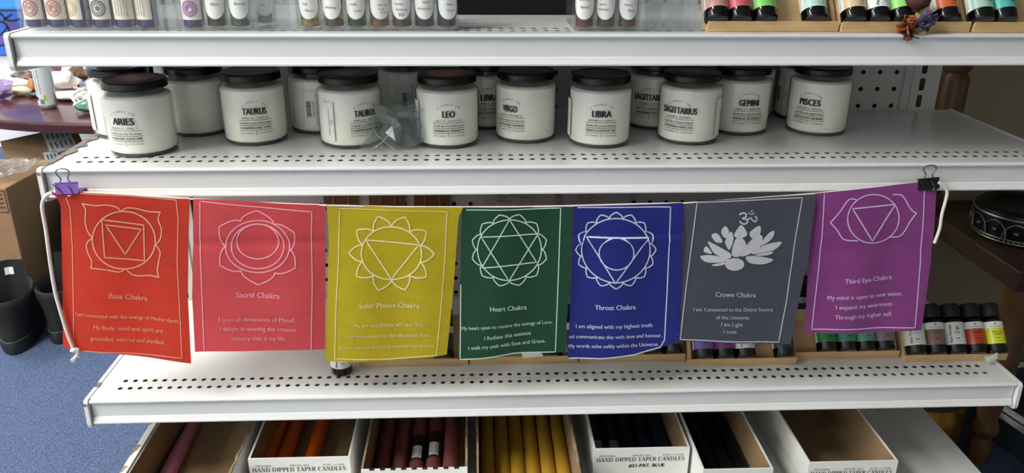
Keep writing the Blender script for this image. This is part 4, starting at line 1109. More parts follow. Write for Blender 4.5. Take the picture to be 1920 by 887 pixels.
# ---------------------------------------------------------------- candle boxes on the base deck
BH = 0.07
def serif(mb, word, fn, x0, y0, cap, width):
    """heavy and fine stroked serif capitals; fn maps (x, y up)"""
    G = {}
    tk, tn = 0.15, 0.06
    def st(x, a=0.0, b=1.0, w=tk): return ([(x, a), (x, b)], w)
    def sf(x, y, w=0.34): return ([(x-w/2, y), (x+w/2, y)], 0.055)
    e0, e1 = 0.0275, 0.9725
    G['H'] = (0.86, [st(.18), st(.68), ([(.18, .5), (.68, .5)], tn), sf(.18, e0), sf(.18, e1), sf(.68, e0), sf(.68, e1)])
    G['A'] = (0.80, [([(.12, 0), (.38, 1)], tn), ([(.38, 1), (.66, 0)], tk), ([(.21, .32), (.56, .32)], tn), sf(.12, e0, .28), sf(.66, e0, .32)])
    G['N'] = (0.86, [st(.16, w=tn), ([(.16, 1), (.68, 0)], tk), st(.68, w=tn), sf(.16, e0), sf(.12, e1, .3), sf(.68, e1)])
    bowl = lambda cx, cy, rx, ry: [(cx+rx*math.sin(t*PI/12), cy+ry*math.cos(t*PI/12)) for t in range(13)]
    bw = [tn+(tk-tn)*math.sin(t*PI/12) for t in range(13)]
    G['D'] = (0.84, [st(.18), ([(.18, e1), (.36, e1)], tn), (bowl(.36, .5, .36, .47), bw), ([(.18, e0), (.36, e0)], tn), sf(.14, e0, .26), sf(.14, e1, .26)])
    G['P'] = (0.70, [st(.18), ([(.18, e1), (.36, e1)], tn), (bowl(.36, .73, .24, .245), bw), ([(.18, .485), (.36, .485)], tn), sf(.18, e0, .36), sf(.14, e1, .26)])
    G['R'] = (0.78, G['P'][1] + [([(.36, .49), (.52, .2), (.70, .02)], [tk*.8, tk, tk*.7])])
    G['E'] = (0.68, [st(.18), ([(.18, e1), (.55, e1)], tn), ([(.18, .52), (.44, .52)], tn), ([(.18, e0), (.58, e0)], tn), ([(.55, 1), (.55, .78)], .05), ([(.58, 0), (.58, .24)], .05), ([(.44, .62), (.44, .42)], .05), sf(.14, e0, .26), sf(.14, e1, .26)])
    G['T'] = (0.72, [st(.36), ([(.06, e1), (.66, e1)], tn), ([(.06, 1), (.06, .76)], .05), ([(.66, 1), (.66, .76)], .05), sf(.36, e0)])
    G['I'] = (0.40, [st(.20), sf(.20, e0), sf(.20, e1)])
    G['L'] = (0.66, [st(.18), ([(.18, e0), (.58, e0)], tn), ([(.58, 0), (.58, .26)], .05), sf(.16, e0, .3), sf(.18, e1)])
    arc = [(.43+.36*math.cos(math.radians(50+t*26)), .5+.47*math.sin(math.radians(50+t*26))) for t in range(11)]
    G['C'] = (0.78, [(arc, [tn+(tk-tn)*math.sin(t*PI/10) for t in range(11)]), ([(.66, .98), (.66, .7)], .05)])
    sc = smooth_poly([(.52, .78), (.42, .95), (.26, .95), (.14, .80), (.22, .62), (.42, .45), (.54, .26), (.44, .06), (.26, .04), (.12, .22)], 40)
    n = len(sc)
    G['S'] = (0.64, [(sc, [tn+(tk-tn)*max(0, math.sin(PI*i/(n-1)))**1.5 for i in range(n)]), ([(.52, .98), (.52, .74)], .05), ([(.12, .02), (.12, .27)], .05)])
    tot = sum(0.34 if c == ' ' else G[c][0]+0.02 for c in word)
    kx = width/tot; x = x0
    for c in word:
        if c == ' ': x += 0.34*kx; continue
        for pts, w in G[c][1]:
            mb.ribbon(pts, w, lambda a, b, x=x: fn(x+a*kx, y0+b*cap))
        x += (G[c][0]+0.02)*kx
def candle_box(label, x0, x1, yf, yb=-0.012, h=BH, printed=None, torn=False, notches=False, front_h=None, fold=0):
    w = x1-x0; D = yb-yf; th = 0.0025; fh = front_h or h
    t = thing('candle_box', label, 'box', (x0, yf, Z4+0.0003), group='open taper candle boxes on the base deck')
    b = MB().use(CARDW)
    b.box(0, w, 0, D, 0, th)
    b.box(0, w, 0, th, th, fh).box(0, w, D-th, D, th, h).box(0, th, th, D-th, th, h).box(w-th, w, th, D-th, th, h)
    b.use(KRAFT)
    e = 0.0004
    i0, i1, j0, j1 = th+e, w-th-e, th+e, D-th-e
    b.add([(i0, j0, th+e), (i1, j0, th+e), (i1, j1, th+e), (i0, j1, th+e)], [(0, 1, 2, 3)])
    b.add([(i0, j0, th), (i0, j1, th), (i0, j1, h-.001), (i0, j0, h-.001)], [(0, 3, 2, 1)])
    b.add([(i1, j0, th), (i1, j1, th), (i1, j1, h-.001), (i1, j0, h-.001)], [(0, 1, 2, 3)])
    b.add([(i0, j1, th), (i1, j1, th), (i1, j1, h-.001), (i0, j1, h-.001)], [(0, 3, 2, 1)])
    b.add([(i0, j0, th), (i1, j0, th), (i1, j0, fh-.001), (i0, j0, fh-.001)], [(0, 1, 2, 3)])
    if fold:  # doubled white side wall with scuffed brown patches on its top edge
        b.use(CARDW).box(-fold, -0.0002, 0, D, 0, h+0.003)
        b.use(KRAFT)
        rr = random.Random(4); y = 0.01
        while y < D-0.03:
            L_ = rr.uniform(0.012, 0.03); n = 10
            up = [(-fold*0.55+fold*0.5*(i/n) + rr.uniform(-.0012, .0012), y+L_*i/n) for i in range(n+1)]
            for i in range(n):
                (xa, ya), (xb, yb2) = up[i], up[i+1]
                b.add([(-fold-0.0002, ya, h+0.0033), (xa-fold*.3, ya, h+0.0033), (xb-fold*.3, yb2, h+0.0033), (-fold-0.0002, yb2, h+0.0033)], [(0, 1, 2, 3)])
            y += L_ + rr.uniform(0.02, 0.05)
    if torn:
        for xx in ((w-th*0.5,) if fold else (th*0.5, w-th*0.5)):
            rr = random.Random(int(x0*1000)+int(xx*1e4))
            n = 40; up = [h+rr.uniform(0.0, 0.0035) for _ in range(n+1)]; sd = [rr.uniform(-.0006, .0006) for _ in range(n+1)]
            for i in range(n):
                ya, yb_ = th+(D-2*th)*i/n, th+(D-2*th)*(i+1)/n
                c = []
                for z_ in (0, 1):
                    for (yy, k) in ((ya, i), (yb_, i+1)):
                        zz = up[k] if z_ else h-0.001
                        c += [(xx-0.0013+sd[k], yy, zz), (xx+0.0013+sd[k], yy, zz)]
                b.hexa([c[0], c[1], c[3], c[2], c[4], c[5], c[7], c[6]])
    b.build('box_body', t, smooth=0)
    if notches:
        q = MB().use(DARK)
        for k in range(9):
            xx = w*(0.10+0.8*k/8)
            q.box(xx-0.0032, xx+0.0032, -0.0004, 0.0029, fh-0.0008, fh+0.0003)
        q.build('perforation', t, smooth=0)
    if printed:
        p = MB().use(INK)
        fn = lambda a, c: (a, -0.0004, c)
        mg = 0.006
        text_to(p, 'ONE DOZEN', fn, mg+0.002, fh-0.0125, width=0.021, cap=0.0026)
        text_to(p, 'ITEM NO. 5412', fn, w*0.40, fh-0.0125, width=0.026, cap=0.0026)
        text_to(p, '29 CM. / 11 1/2 IN.', fn, w-mg-0.031, fh-0.0125, width=0.029, cap=0.0026)
        serif(p, 'HAND DIPPED TAPER CANDLES', fn, mg-0.002, fh-0.0205, 0.0062, w-2*mg+0.002)
        if printed != ' ':
            text_to(p, printed, fn, w*0.56, fh-0.0305, width=0.050, cap=0.0056, bold=0.03, center=True)
        p.build('printed_text', t, smooth=0)
    return t
candle_box('open candle box with one pink taper, leftmost on the base deck', 0.044, 0.178, -0.37, torn=True, fold=0.0085)
candle_box('open candle box with three orange tapers, printed front', 0.1915, 0.3255, -0.292, printed='#8-ORANGE')
candle_box('open candle box of dusty rose tapers with a perforated front edge', 0.344, 0.482, -0.320, torn=True, notches=True)
candle_box('open candle box of mustard yellow tapers', 0.4945, 0.630, -0.385, torn=True)
candle_box('open candle box printed #21-PAT. BLUE', 0.6535, 0.7850, -0.287, printed='#21-PAT. BLUE')
candle_box('narrow open candle box of black tapers', 0.7900, 0.8835, -0.336, printed=' ')
candle_box('empty open candle box at the right of the base deck', 0.9350, 1.0560, -0.326, printed=' ')
CR = 0.0108
_cm = {}
def candle(label, col, A, B, yfront, group, z=None, wrap=None):
    """taper candle lying in its box on the line through plan points A (near) and B (far)"""
    z = z or Z4+0.0003+0.0029+CR
    d = Vector((B[0]-A[0], B[1]-A[1])).normalized()
    x = A[0] + d.x/d.y*(yfront-A[1])
    key = col
    if key not in _cm:
        mb = MB().use(mat('candle_wax_%d_%d_%d' % col, col, 0.42, var=(30, 0.08), spec=0.4))
        mb.lathe([(CR*0.9, 0.0), (CR, 0.001), (CR, 0.08), (CR*0.96, 0.17), (CR*0.80, 0.235), (CR*0.3, 0.240)], 24)
        body = mb.mesh('wax_body', 40)
        wk = MB().use(mat('wick', (220, 215, 200), 0.9)).tube([(0, 0, 0.2405), (0.001, 0, 0.25), (0.003, 0, 0.256)], 0.0009, 6).mesh('wick', 40)
        _cm[key] = (body, wk)
    t = thing('taper_candle', label, 'candle', (x, yfront, z), (-PI/2+0.0, 0, 0), group)
    t.rotation_euler = (-PI/2, 0, math.atan2(-d.x, d.y))
    link('wax_body', _cm[key][0], t); link('wick', _cm[key][1], t)
    if wrap:
        a0, a1, dark = wrap
        f = lambda s_, h: (-(CR+0.0004)*math.sin(s_/CR), -(CR+0.0004)*math.cos(s_/CR), h)
        g = lambda s_, h: (-(CR+0.0008)*math.sin(s_/CR), -(CR+0.0008)*math.cos(s_/CR), h)
        mb = MB()
        if dark: mb.use(mat('dark_wrapper', (30, 26, 24), 0.3)).grid(lambda u, v: f(-CR*2.2+CR*4.4*u, a0-0.003+(a1-a0+0.03)*v), 16, 2)
        mb.use(PAPER if dark else mat('grey_tag', (140, 146, 148), 0.5)).grid(lambda u, v: g(CR*(-0.62+1.24*u), a0+(a1-a0)*v), 8, 2)
        mb.use(INK); rr = random.Random(8); h = a0+0.006
        g2 = lambda s_, h: (-(CR+0.0011)*math.sin(s_/CR), -(CR+0.0011)*math.cos(s_/CR), h)
        while h < a1-0.006:
            w_ = rr.choice((0.0005, 0.0009)); mb.add([g2(-CR*.38, h), g2(CR*.38, h), g2(CR*.38, h+w_), g2(-CR*.38, h+w_)], [(0, 1, 2, 3)]); h += w_+0.0006
        mb.build('barcode_band', t, smooth=40)
    return t
zc = Z4+0.014
def pl(x, y): return atz(x, y, zc)
a, b = pl(309, 887), pl(355, 796)
candle('dusty pink taper candle lying alone in the leftmost box', (198, 122, 146), (a.x+0.005, a.y), (b.x+0.006, b.y), -0.355, 'tapers in the boxes')
for (x0, y0, x1, y1), lab in (((504, 857, 532, 790), 'orange taper candle at the left of three in its box'), ((535, 854, 562, 787), 'orange taper candle in the middle of three in its box'), ((586, 851, 616, 787), 'orange taper candle at the right, apart from the other two')):
    _a = pl(x0, y0); candle(lab, (224, 106, 24), (_a.x, _a.y), (_a.x+0.003, _a.y+0.2), -0.285, 'tapers in the boxes')
ords = ['first', 'second', 'third', 'fourth', 'fifth', 'sixth', 'seventh']
for i, x in enumerate((0.3605, 0.3845, 0.4085, 0.4325, 0.4565)):
    candle('dusty rose taper candle, %s from the left in its box' % ords[i] + (' with a barcode band' if i in (2, 3) else ''), (136, 78, 72), (x, -0.31), (x+0.0004, -0.1), -0.312, 'tapers in the boxes',
           wrap=(0.082, 0.112, True) if i == 3 else ((0.076, 0.104, True) if i == 2 else None))
for i, x in enumerate((0.5115, 0.5335, 0.5575, 0.5795, 0.6015, 0.6160+0.0)):
    if i == 5: x = 0.6165+0.0
    xx = 0.5115+i*0.0213-0.002
    candle('mustard yellow taper candle, %s from the left in its box' % ords[i], (178, 138, 42), (xx, -0.3), (xx+0.001, -0.1), -0.338, 'tapers in the boxes')
for i in range(5):
    xx = 0.6705+i*0.0242
    candle('dark blue taper candle, %s from the left in its box' % ords[i], (16, 20, 46), (xx, -0.28), (xx, -0.1), -0.279, 'tapers in the boxes', wrap=(0.046, 0.074, False) if i < 2 else None)
for i in range(4):
    xx = 0.8040+i*0.0220
    candle('black taper candle, %s from the left in the narrow box' % ords[i], (12, 12, 13), (xx, -0.28), (xx, -0.1), -0.328, 'tapers in the boxes')

# ---------------------------------------------------------------- left background: low table with minerals
TZ = -0.055
TC = (-0.62, 1.79); TA, TB_ = 0.78, 0.41
t = thing('coffee_table', 'low dark cherry oval table covered with minerals at the left', 'table', (TC[0], TC[1], FLOOR))
CH = mat('cherry_wood', (78, 38, 38), 0.25, var=(5, 0.2, (1, 8, 1)), coat=0.3)
tp = MB().use(CH)
n = 72
pr = [(0.955, -0.040), (0.985, -0.034), (0.99, -0.022), (1.0, -0.014), (1.0, -0.006), (0.992, -0.001), (0.98, 0.0)]
vs = [(TA*k*math.cos(2*PI*i/n), TB_*k*math.sin(2*PI*i/n), TZ-FLOOR+z) for k, z in pr for i in range(n)]
tp.add(vs, [(j*n+i, j*n+(i+1) % n, (j+1)*n+(i+1) % n, (j+1)*n+i) for j in range(len(pr)-1) for i in range(n)] + [tuple(reversed(range(n))), tuple((len(pr)-1)*n+i for i in range(n))])
tp.build('tabletop', t, smooth=40)
for sx in (-0.06, 0.30):
    lg = MB().use(CH)
    lg.lathe([(0.10, 0.0), (0.11, 0.01), (0.09, 0.03), (0.04, 0.06), (0.05, 0.12), (0.035, 0.16), (0.05, 0.22), (0.06, TZ-FLOOR-0.0405)], 32, Matrix.Translation((sx+0.10, 0, 0)))
    lg.build('pedestal', t)
pb_ = aty(170, 240, 1.42) - Vector((TC[0], TC[1], FLOOR))
sc = MB().use(CH)
sc.tube([pb_+Vector((-0.045, 0.012, 0.006)), pb_+Vector((-0.028, 0.006, -0.006)), pb_+Vector((-0.006, 0, -0.012)), pb_+Vector((0.014, 0, -0.006)), pb_+Vector((0.024, 0.004, 0.008))], [0.006, 0.006, 0.006, 0.008, 0.006], 10)
sc.build('scroll_bracket', t)
def on_table(px_, py_): return atz(px_, py_, TZ)
# can
p = on_table(92, 202)
t = thing('drink_can', 'tall slim silver drink can standing on the cherry table', 'can', (p.x, p.y, TZ+0.0003))
CAN = mat('can_metal', (178, 188, 188), 0.3, metal=0.6)
MB().use(CAN).lathe([(0.021, 0.0), (0.024, 0.002), (0.029, 0.010), (0.029, 0.143), (0.0255, 0.152), (0.0268, 0.154), (0.0262, 0.156), (0.0245, 0.152)], 36, cap1=False).build('can_body', t)
MB().use(mat('can_top', (50, 66, 62), 0.35, metal=0.8)).lathe([(0.0245, 0.1518), (0.024, 0.1500)], 32, cap0=False).box(-0.006, 0.006, -0.011, 0.006, 0.1502, 0.1512).build('can_lid', t, smooth=0, label='dark green can lid with pull tab')
cl = MB().use(mat('can_label', (196, 204, 204), 0.4))
fc = cyl(0.0294); fd = cyl(0.0297)
cl.grid(lambda u, v: fc(-0.05+0.10*u, 0.014+0.126*v), 24, 1)
cl.use(INKG)
rr = random.Random(5)
for k in range(3):
    x = -0.012+k*0.012; h = 0.034
    text_line(cl, ['NUTRITION FACTS energy 10 cal', 'carbonated water, natural flavour', 'serving size 1 can (355 mL)'][k], fd, (x, 0.052), (x, 0.132), 0.02, yup=True)
cl.use(INK); cl.grid(lambda u, v: fd(-0.024+0.022*u, 0.030+0.012*v), 6, 1)
cl.use(mat('lime_mark', (150, 190, 60), 0.5)); cl.grid(lambda u, v: fd(0.017+0.009*u, 0.030+0.018*v), 3, 1)
cl.use(INK); h = 0.016
for k in range(9): cl.add([fd(0.004+k*0.0016, 0.018), fd(0.0048+k*0.0016, 0.018), fd(0.0048+k*0.0016, 0.034), fd(0.004+k*0.0016, 0.034)], [(0, 1, 2, 3)])
ob = cl.build('printed_wrap', t, smooth=40); ob.rotation_euler = (0, 0, -0.45)
def rock(name, label, cat, px_, py_, r, sc_, col, nz=0.35, seed=1, rough=0.5, var=0.3, fr=1.6, smooth=30, sub=3, lift=1.0, z0=TZ):
    p = on_table(px_, py_) if z0 == TZ else atz(px_, py_, z0)
    mb = MB().use(mat('stone_%s_%d' % (name, seed), col, rough, var=(40, var)))
    mb.sphere((0, 0, 0), r, sub, sc_, nz, seed, fr)
    mz = min(v.z for v in mb.v)
    o = mb.build(name, loc=(p.x, p.y, z0-mz+0.0004), smooth=smooth)
    tag(o, label, cat, 'minerals on the cherry table'); return o
rock('amethyst_cluster', 'pale violet amethyst chunk at the left edge of the table', 'crystal', 6, 186, 0.040, (1, 0.8, 0.8), (160, 140, 186), 0.6, 1, 0.25, 0.3, 2.4, 0, 2)
rock('tumbled_stone', 'smooth cream tumbled stone beside the can', 'stone', 39, 179, 0.034, (1.25, 0.8, 0.5), (214, 204, 168), 0.12, 2, 0.3, 0.12)
rock('white_crystal', 'white crystal lump behind the cream tumbled stone', 'crystal', 34, 168, 0.036, (1.6, 0.7, 0.55), (236, 234, 230), 0.35, 3, 0.4, 0.05)
rock('blue_stone', 'small blue stone beside the cream tumbled stone', 'stone', 21, 168, 0.017, (1.2, 0.8, 0.5), (88, 122, 164), 0.15, 4, 0.3, 0.2)
rock('orange_stone', 'orange banded stone behind the can', 'stone', 64, 176, 0.022, (0.8, 0.7, 1.2), (184, 120, 70), 0.3, 5, 0.5, 0.35)
rock('rough_geode', 'grey brown rough geode behind the can at the left', 'geode', 50, 158, 0.036, (1.3, 0.7, 0.75), (124, 110, 104), 0.55, 6, 0.8, 0.45, 2.6, 0)
rock('white_quartz', 'large white quartz with brown base at the right of the can', 'crystal', 119, 171, 0.046, (1.3, 0.7, 0.72), (232, 222, 214), 0.35, 7, 0.5, 0.10)
rock('brown_geode', 'brown geode half beside the white quartz', 'geode', 151, 163, 0.040, (0.8, 0.7, 0.95), (120, 92, 70), 0.5, 8, 0.8, 0.4, 2.4, 0)
rock('pink_stone', 'small pink stone between the white slab and the brown geode', 'stone', 153, 172, 0.016, (1.3, 0.8, 0.5), (220, 176, 178), 0.1, 9, 0.3, 0.1)
rock('white_slab', 'flat white polished slab in front of the quartz', 'stone', 142, 186, 0.085, (1.4, 0.62, 0.16), (236, 230, 232), 0.10, 10, 0.3, 0.04)
rock('dark_stone', 'dark flat stone at the foot of the can', 'stone', 70, 182, 0.022, (1.5, 0.8, 0.4), (46, 42, 44), 0.2, 11, 0.4, 0.2)
rock('green_stone', 'green polished stone under the white carved lattice', 'stone', 180, 212, 0.052, (1.2, 0.7, 0.42), (74, 124, 104), 0.25, 12, 0.25, 0.4)
# carved white lattice
p = on_table(188, 199)
lt = MB().use(mat('white_carved_bone', (232, 228, 216), 0.5))
for k in range(7):
    lt.tube([(-0.075+0.15*i/20, -0.048+k*0.016+0.006*math.sin(i*1.6+k*PI), 0.003*math.cos(i*1.6+k*PI)+0.012) for i in range(21)], 0.0036, 6)
lt.tube([(0.080*math.cos(2*PI*i/40), 0.055*math.sin(2*PI*i/40), 0.012) for i in range(40)], 0.0042, 6, True)
o = lt.build('carved_lattice', loc=(p.x, p.y, TZ+0.022)); o.rotation_euler = (0.45, 0.06, 0.35)
tag(o, 'white carved openwork piece propped on the green stone', 'carving', 'minerals on the cherry table')
# wooden tray of crystals
p = on_table(150, 150)
t = thing('wooden_tray', 'brown wooden tray holding purple and white crystals on the table', 'tray', (p.x, p.y, TZ+0.0004), (0, 0, 0.12))
TW = mat('brown_tray_wood', (136, 96, 66), 0.6, var=(20, 0.2, (1, 6, 6)))
mb = MB().use(TW)
mb.box(-0.15, 0.15, -0.08, 0.08, 0, 0.008).box(-0.15, 0.15, -0.08, -0.072, 0.008, 0.042).box(-0.15, 0.15, 0.072, 0.08, 0.008, 0.042).box(-0.15, -0.142, -0.072, 0.072, 0.008, 0.042).box(0.142, 0.15, -0.072, 0.072, 0.008, 0.042)
mb.build('tray_body', t, smooth=0)
def in_tray(name, label, dx, dy, r, sc_, col, nz, seed, sm, z=0.0085):
    mb = MB().use(mat('crystal_%s_%d' % (name, seed), col, 0.35, var=(50, 0.15))); mb.sphere((0, 0, 0), r, 2, sc_, nz, seed, 2.2)
    mz = min(v.z for v in mb.v)
    o = mb.build(name, loc=(p.x+dx, p.y+dy, TZ+0.0004+z-mz), smooth=sm); tag(o, label, 'crystal', 'crystals in the wooden tray')
in_tray('amethyst', 'rounded purple crystal in the tray, seen just under the shelf', -0.015, 0.02, 0.062, (1.1, 0.6, 0.95), (128, 104, 190), 0.25, 21, 40)
in_tray('white_selenite', 'white crystal block in the tray in front of the purple one', 0.03, -0.035, 0.06, (1.25, 0.42, 0.62), (238, 234, 228), 0.3, 22, 0)
in_tray('purple_shard', 'pointed purple shard at the right of the tray', 0.105, 0.0, 0.034, (0.7, 0.6, 1.9), (122, 98, 186), 0.5, 23, 0)
in_tray('purple_pebble', 'small purple crystal at the left of the tray', -0.105, -0.02, 0.026, (1.1, 0.8, 0.9), (116, 92, 160), 0.4, 24, 0)
p = on_table(166, 171)
o = MB().use(mat('slate_blue_card', (128, 132, 158), 0.6)).box(-0.035, 0.045, -0.03, 0.03, 0, 0.032).build('small_box', loc=(p.x+0.01, p.y+0.02, TZ+0.0004), smooth=0, bevel=0.002)
tag(o, 'small slate blue box on the table behind the white slab', 'box')

# wall hanging, blue and violet
a = aty(-60, -120, 2.212); b = aty(41, 104, 2.212)
t = thing('wall_hanging', 'blue and violet stained glass style hanging with black lines, top left', 'wall art', (a.x, 2.2175, b.z))
wv = a.x; ww = aty(41, 104, 2.212).x-a.x; wh = aty(20, -140, 2.212).z-b.z
MB().use(mat('hanging_frame', (30, 46, 110), 0.5)).box(0, ww, -0.006, 0, 0, wh).build('panel', t, smooth=0)
BL = mat('art_line', (14, 16, 30), 0.5)
hm = MB()
def hp(px_, py_, off=-0.0075): q = aty(px_, py_, 2.21); return (q.x-a.x, off, q.z-b.z)
regions = [((40, 120, 196), [(-58, -100), (41, -100), (41, 18), (-58, 18)]), ((62, 140, 214), [(-20, -20), (39, -20), (39, 14), (-20, 14)]), ((44, 96, 190), [(-58, 20), (41, 20), (41, 84), (-58, 84)]),
           ((86, 74, 150), [(2, 40), (18, 38), (38, 46), (36, 54), (20, 66), (10, 52)]), ((96, 84, 160), [(0, 64), (10, 66), (6, 82), (-4, 84)]), ((58, 110, 206), [(-58, 86), (40, 86), (40, 103), (-58, 103)]),
           ((52, 132, 204), [(24, 60), (38, 56), (39, 82), (12, 82)])]
for i, (c, pts) in enumerate(regions):
    hm.use(mat('hanging_%d_%d_%d' % c, c, 0.5, var=(14, 0.15)))
    hm.poly(pts, lambda x, y, i=i: hp(x, y, -0.0064-0.0003*i))
hm.use(BL)
for pts, w in (([(-58, 19), (0, 19), (40, 19)], 2.5), ([(0, 24), (8, 32), (16, 38), (28, 38), (38, 34)], 3.5), ([(0, 40), (10, 44), (16, 54), (22, 66), (34, 58)], 3.5), ([(0, 66), (8, 58), (14, 50)], 2.5), ([(-58, 86), (0, 85), (40, 86)], 2.5), ([(22, 26), (14, 32), (6, 38)], 3)):
    hm.ribbon(smooth_poly(pts, 24), w, lambda x, y: hp(x, y, -0.0092))
hm.build('coloured_glass_panes', t, smooth=0)

# cartons
t0 = atd(0, 265, 2.75); e1 = atd(128, 237, 2.85)-t0; L1 = e1.length; e1.normalize()
e2 = atd(96, 402, 2.45)-t0; e2 -= e1*e2.dot(e1); e2.normalize(); e3 = e2.cross(e1)
if e3.y < 0: e3 = -e3
def oriented(p, u, v, w):
    M = Matrix((( u.x, v.x, w.x, p.x), (u.y, v.y, w.y, p.y), (u.z, v.z, w.z, p.z), (0, 0, 0, 1))); return M
M_ = oriented(t0, e1, e2, e3)
t = thing('cardboard_carton', 'tilted brown carton with a shipping label under the cherry table', 'carton', (t0.x, t0.y, FLOOR))
Mi = Matrix.Translation((-t0.x, -t0.y, -FLOOR)) @ M_
CB = mat('carton_board', (112, 88, 62), 0.8, var=(20, 0.08))
hh = 0.40
MB().use(CB).box(0, L1+0.02, 0, hh, 0, 0.20, Mi).build('carton_body', t, smooth=0, fixn=True)
lb = MB().use(mat('shipping_label', (176, 182, 184), 0.6))
lb.box(L1*0.60, L1*0.99, 0.002, 0.16, -0.0015, -0.0005, Mi)
lb.box(L1*0.50, L1*0.70, 0.145, 0.22, -0.0015, -0.0005, Mi)
lb.use(mat('label_print', (90, 94, 98), 0.7))
rr = random.Random(2)
for k in range(5):
    x = L1*(0.64+0.07*k)
    for (q, w_) in ((0.015, 0.06), (0.085, 0.055)):
        lb.box(x, x+0.006, q+rr.uniform(0, .01), q+w_-rr.uniform(0, .012), -0.0021, -0.0016, Mi)
for k in range(4): lb.box(L1*0.53+k*0.011, L1*0.53+k*0.011+0.006, 0.165, 0.205, -0.0021, -0.0016, Mi)
lb.build('shipping_label', t, smooth=0, fixn=True)
cr = aty(10, 353, 0.70)
t = thing('cardboard_carton', 'light brown upright carton at the left edge behind the boots', 'carton', (cr.x, 0.70, FLOOR), (0, 0, -0.06))
hC = cr.z-FLOOR
CL = mat('light_carton_board', (142, 110, 78), 0.8, var=(20, 0.08))
MB().use(CL).box(-0.30, 0, 0, 0.24, 0.0005, hC).build('carton_body', t, smooth=0, bevel=0.003)
hd = MB().use(mat('carton_print', (74, 58, 42), 0.7))
q = aty(14, 393, 0.699)
for (xa, xb, za, zb) in ((-0.10, -0.004, -0.002, 0.0), (-0.10, -0.004, -0.056, -0.054), (-0.006, -0.004, -0.056, 0.0)):
    hd.box(xa, xb, -0.0012, -0.0002, hC-0.006+za, hC-0.006+zb)
for k in range(4): hd.box(-0.10, -0.012, -0.0012, -0.0002, hC-0.018-k*0.011, hC-0.014-k*0.011)
hd.build('printed_panel', t, smooth=0)
# crumpled film on the carton
o = MB().use(clear('packing_film', (0.75, 0.76, 0.76), 1.5, 0.15, 0.25, (190, 190, 186)))
def film(u, v):
    x, y = -0.20+0.20*u, 0.04+0.16*v
    return (x, y, 0.006+0.035*abs(noise.noise(Vector((x*22, y*22, 1.3))))*(1-0.5*v)+0.012*abs(noise.noise(Vector((x*70, y*70, 4)))))
o.grid(film, 30, 24)
o = o.build('packing_film', loc=(cr.x, 0.70, FLOOR+hC), smooth=0); tag(o, 'crumpled clear packing film on top of the light brown carton', 'plastic film')
# black fabric bag behind the boots
p = atz(100, 600, FLOOR)
mb = MB().use(mat('black_fabric', (15, 15, 17), 0.9, bump=(80, 0.5)))
mb.sphere((0, 0, 0), 0.16, 3, (0.9, 0.7, 1.0), 0.35, 15, 1.4)
mz = min(v.z for v in mb.v)
o = mb.build('fabric_bag', loc=(p.x+0.07, p.y+0.27, FLOOR-mz), smooth=60); tag(o, 'slumped black fabric bag behind the boots', 'bag')

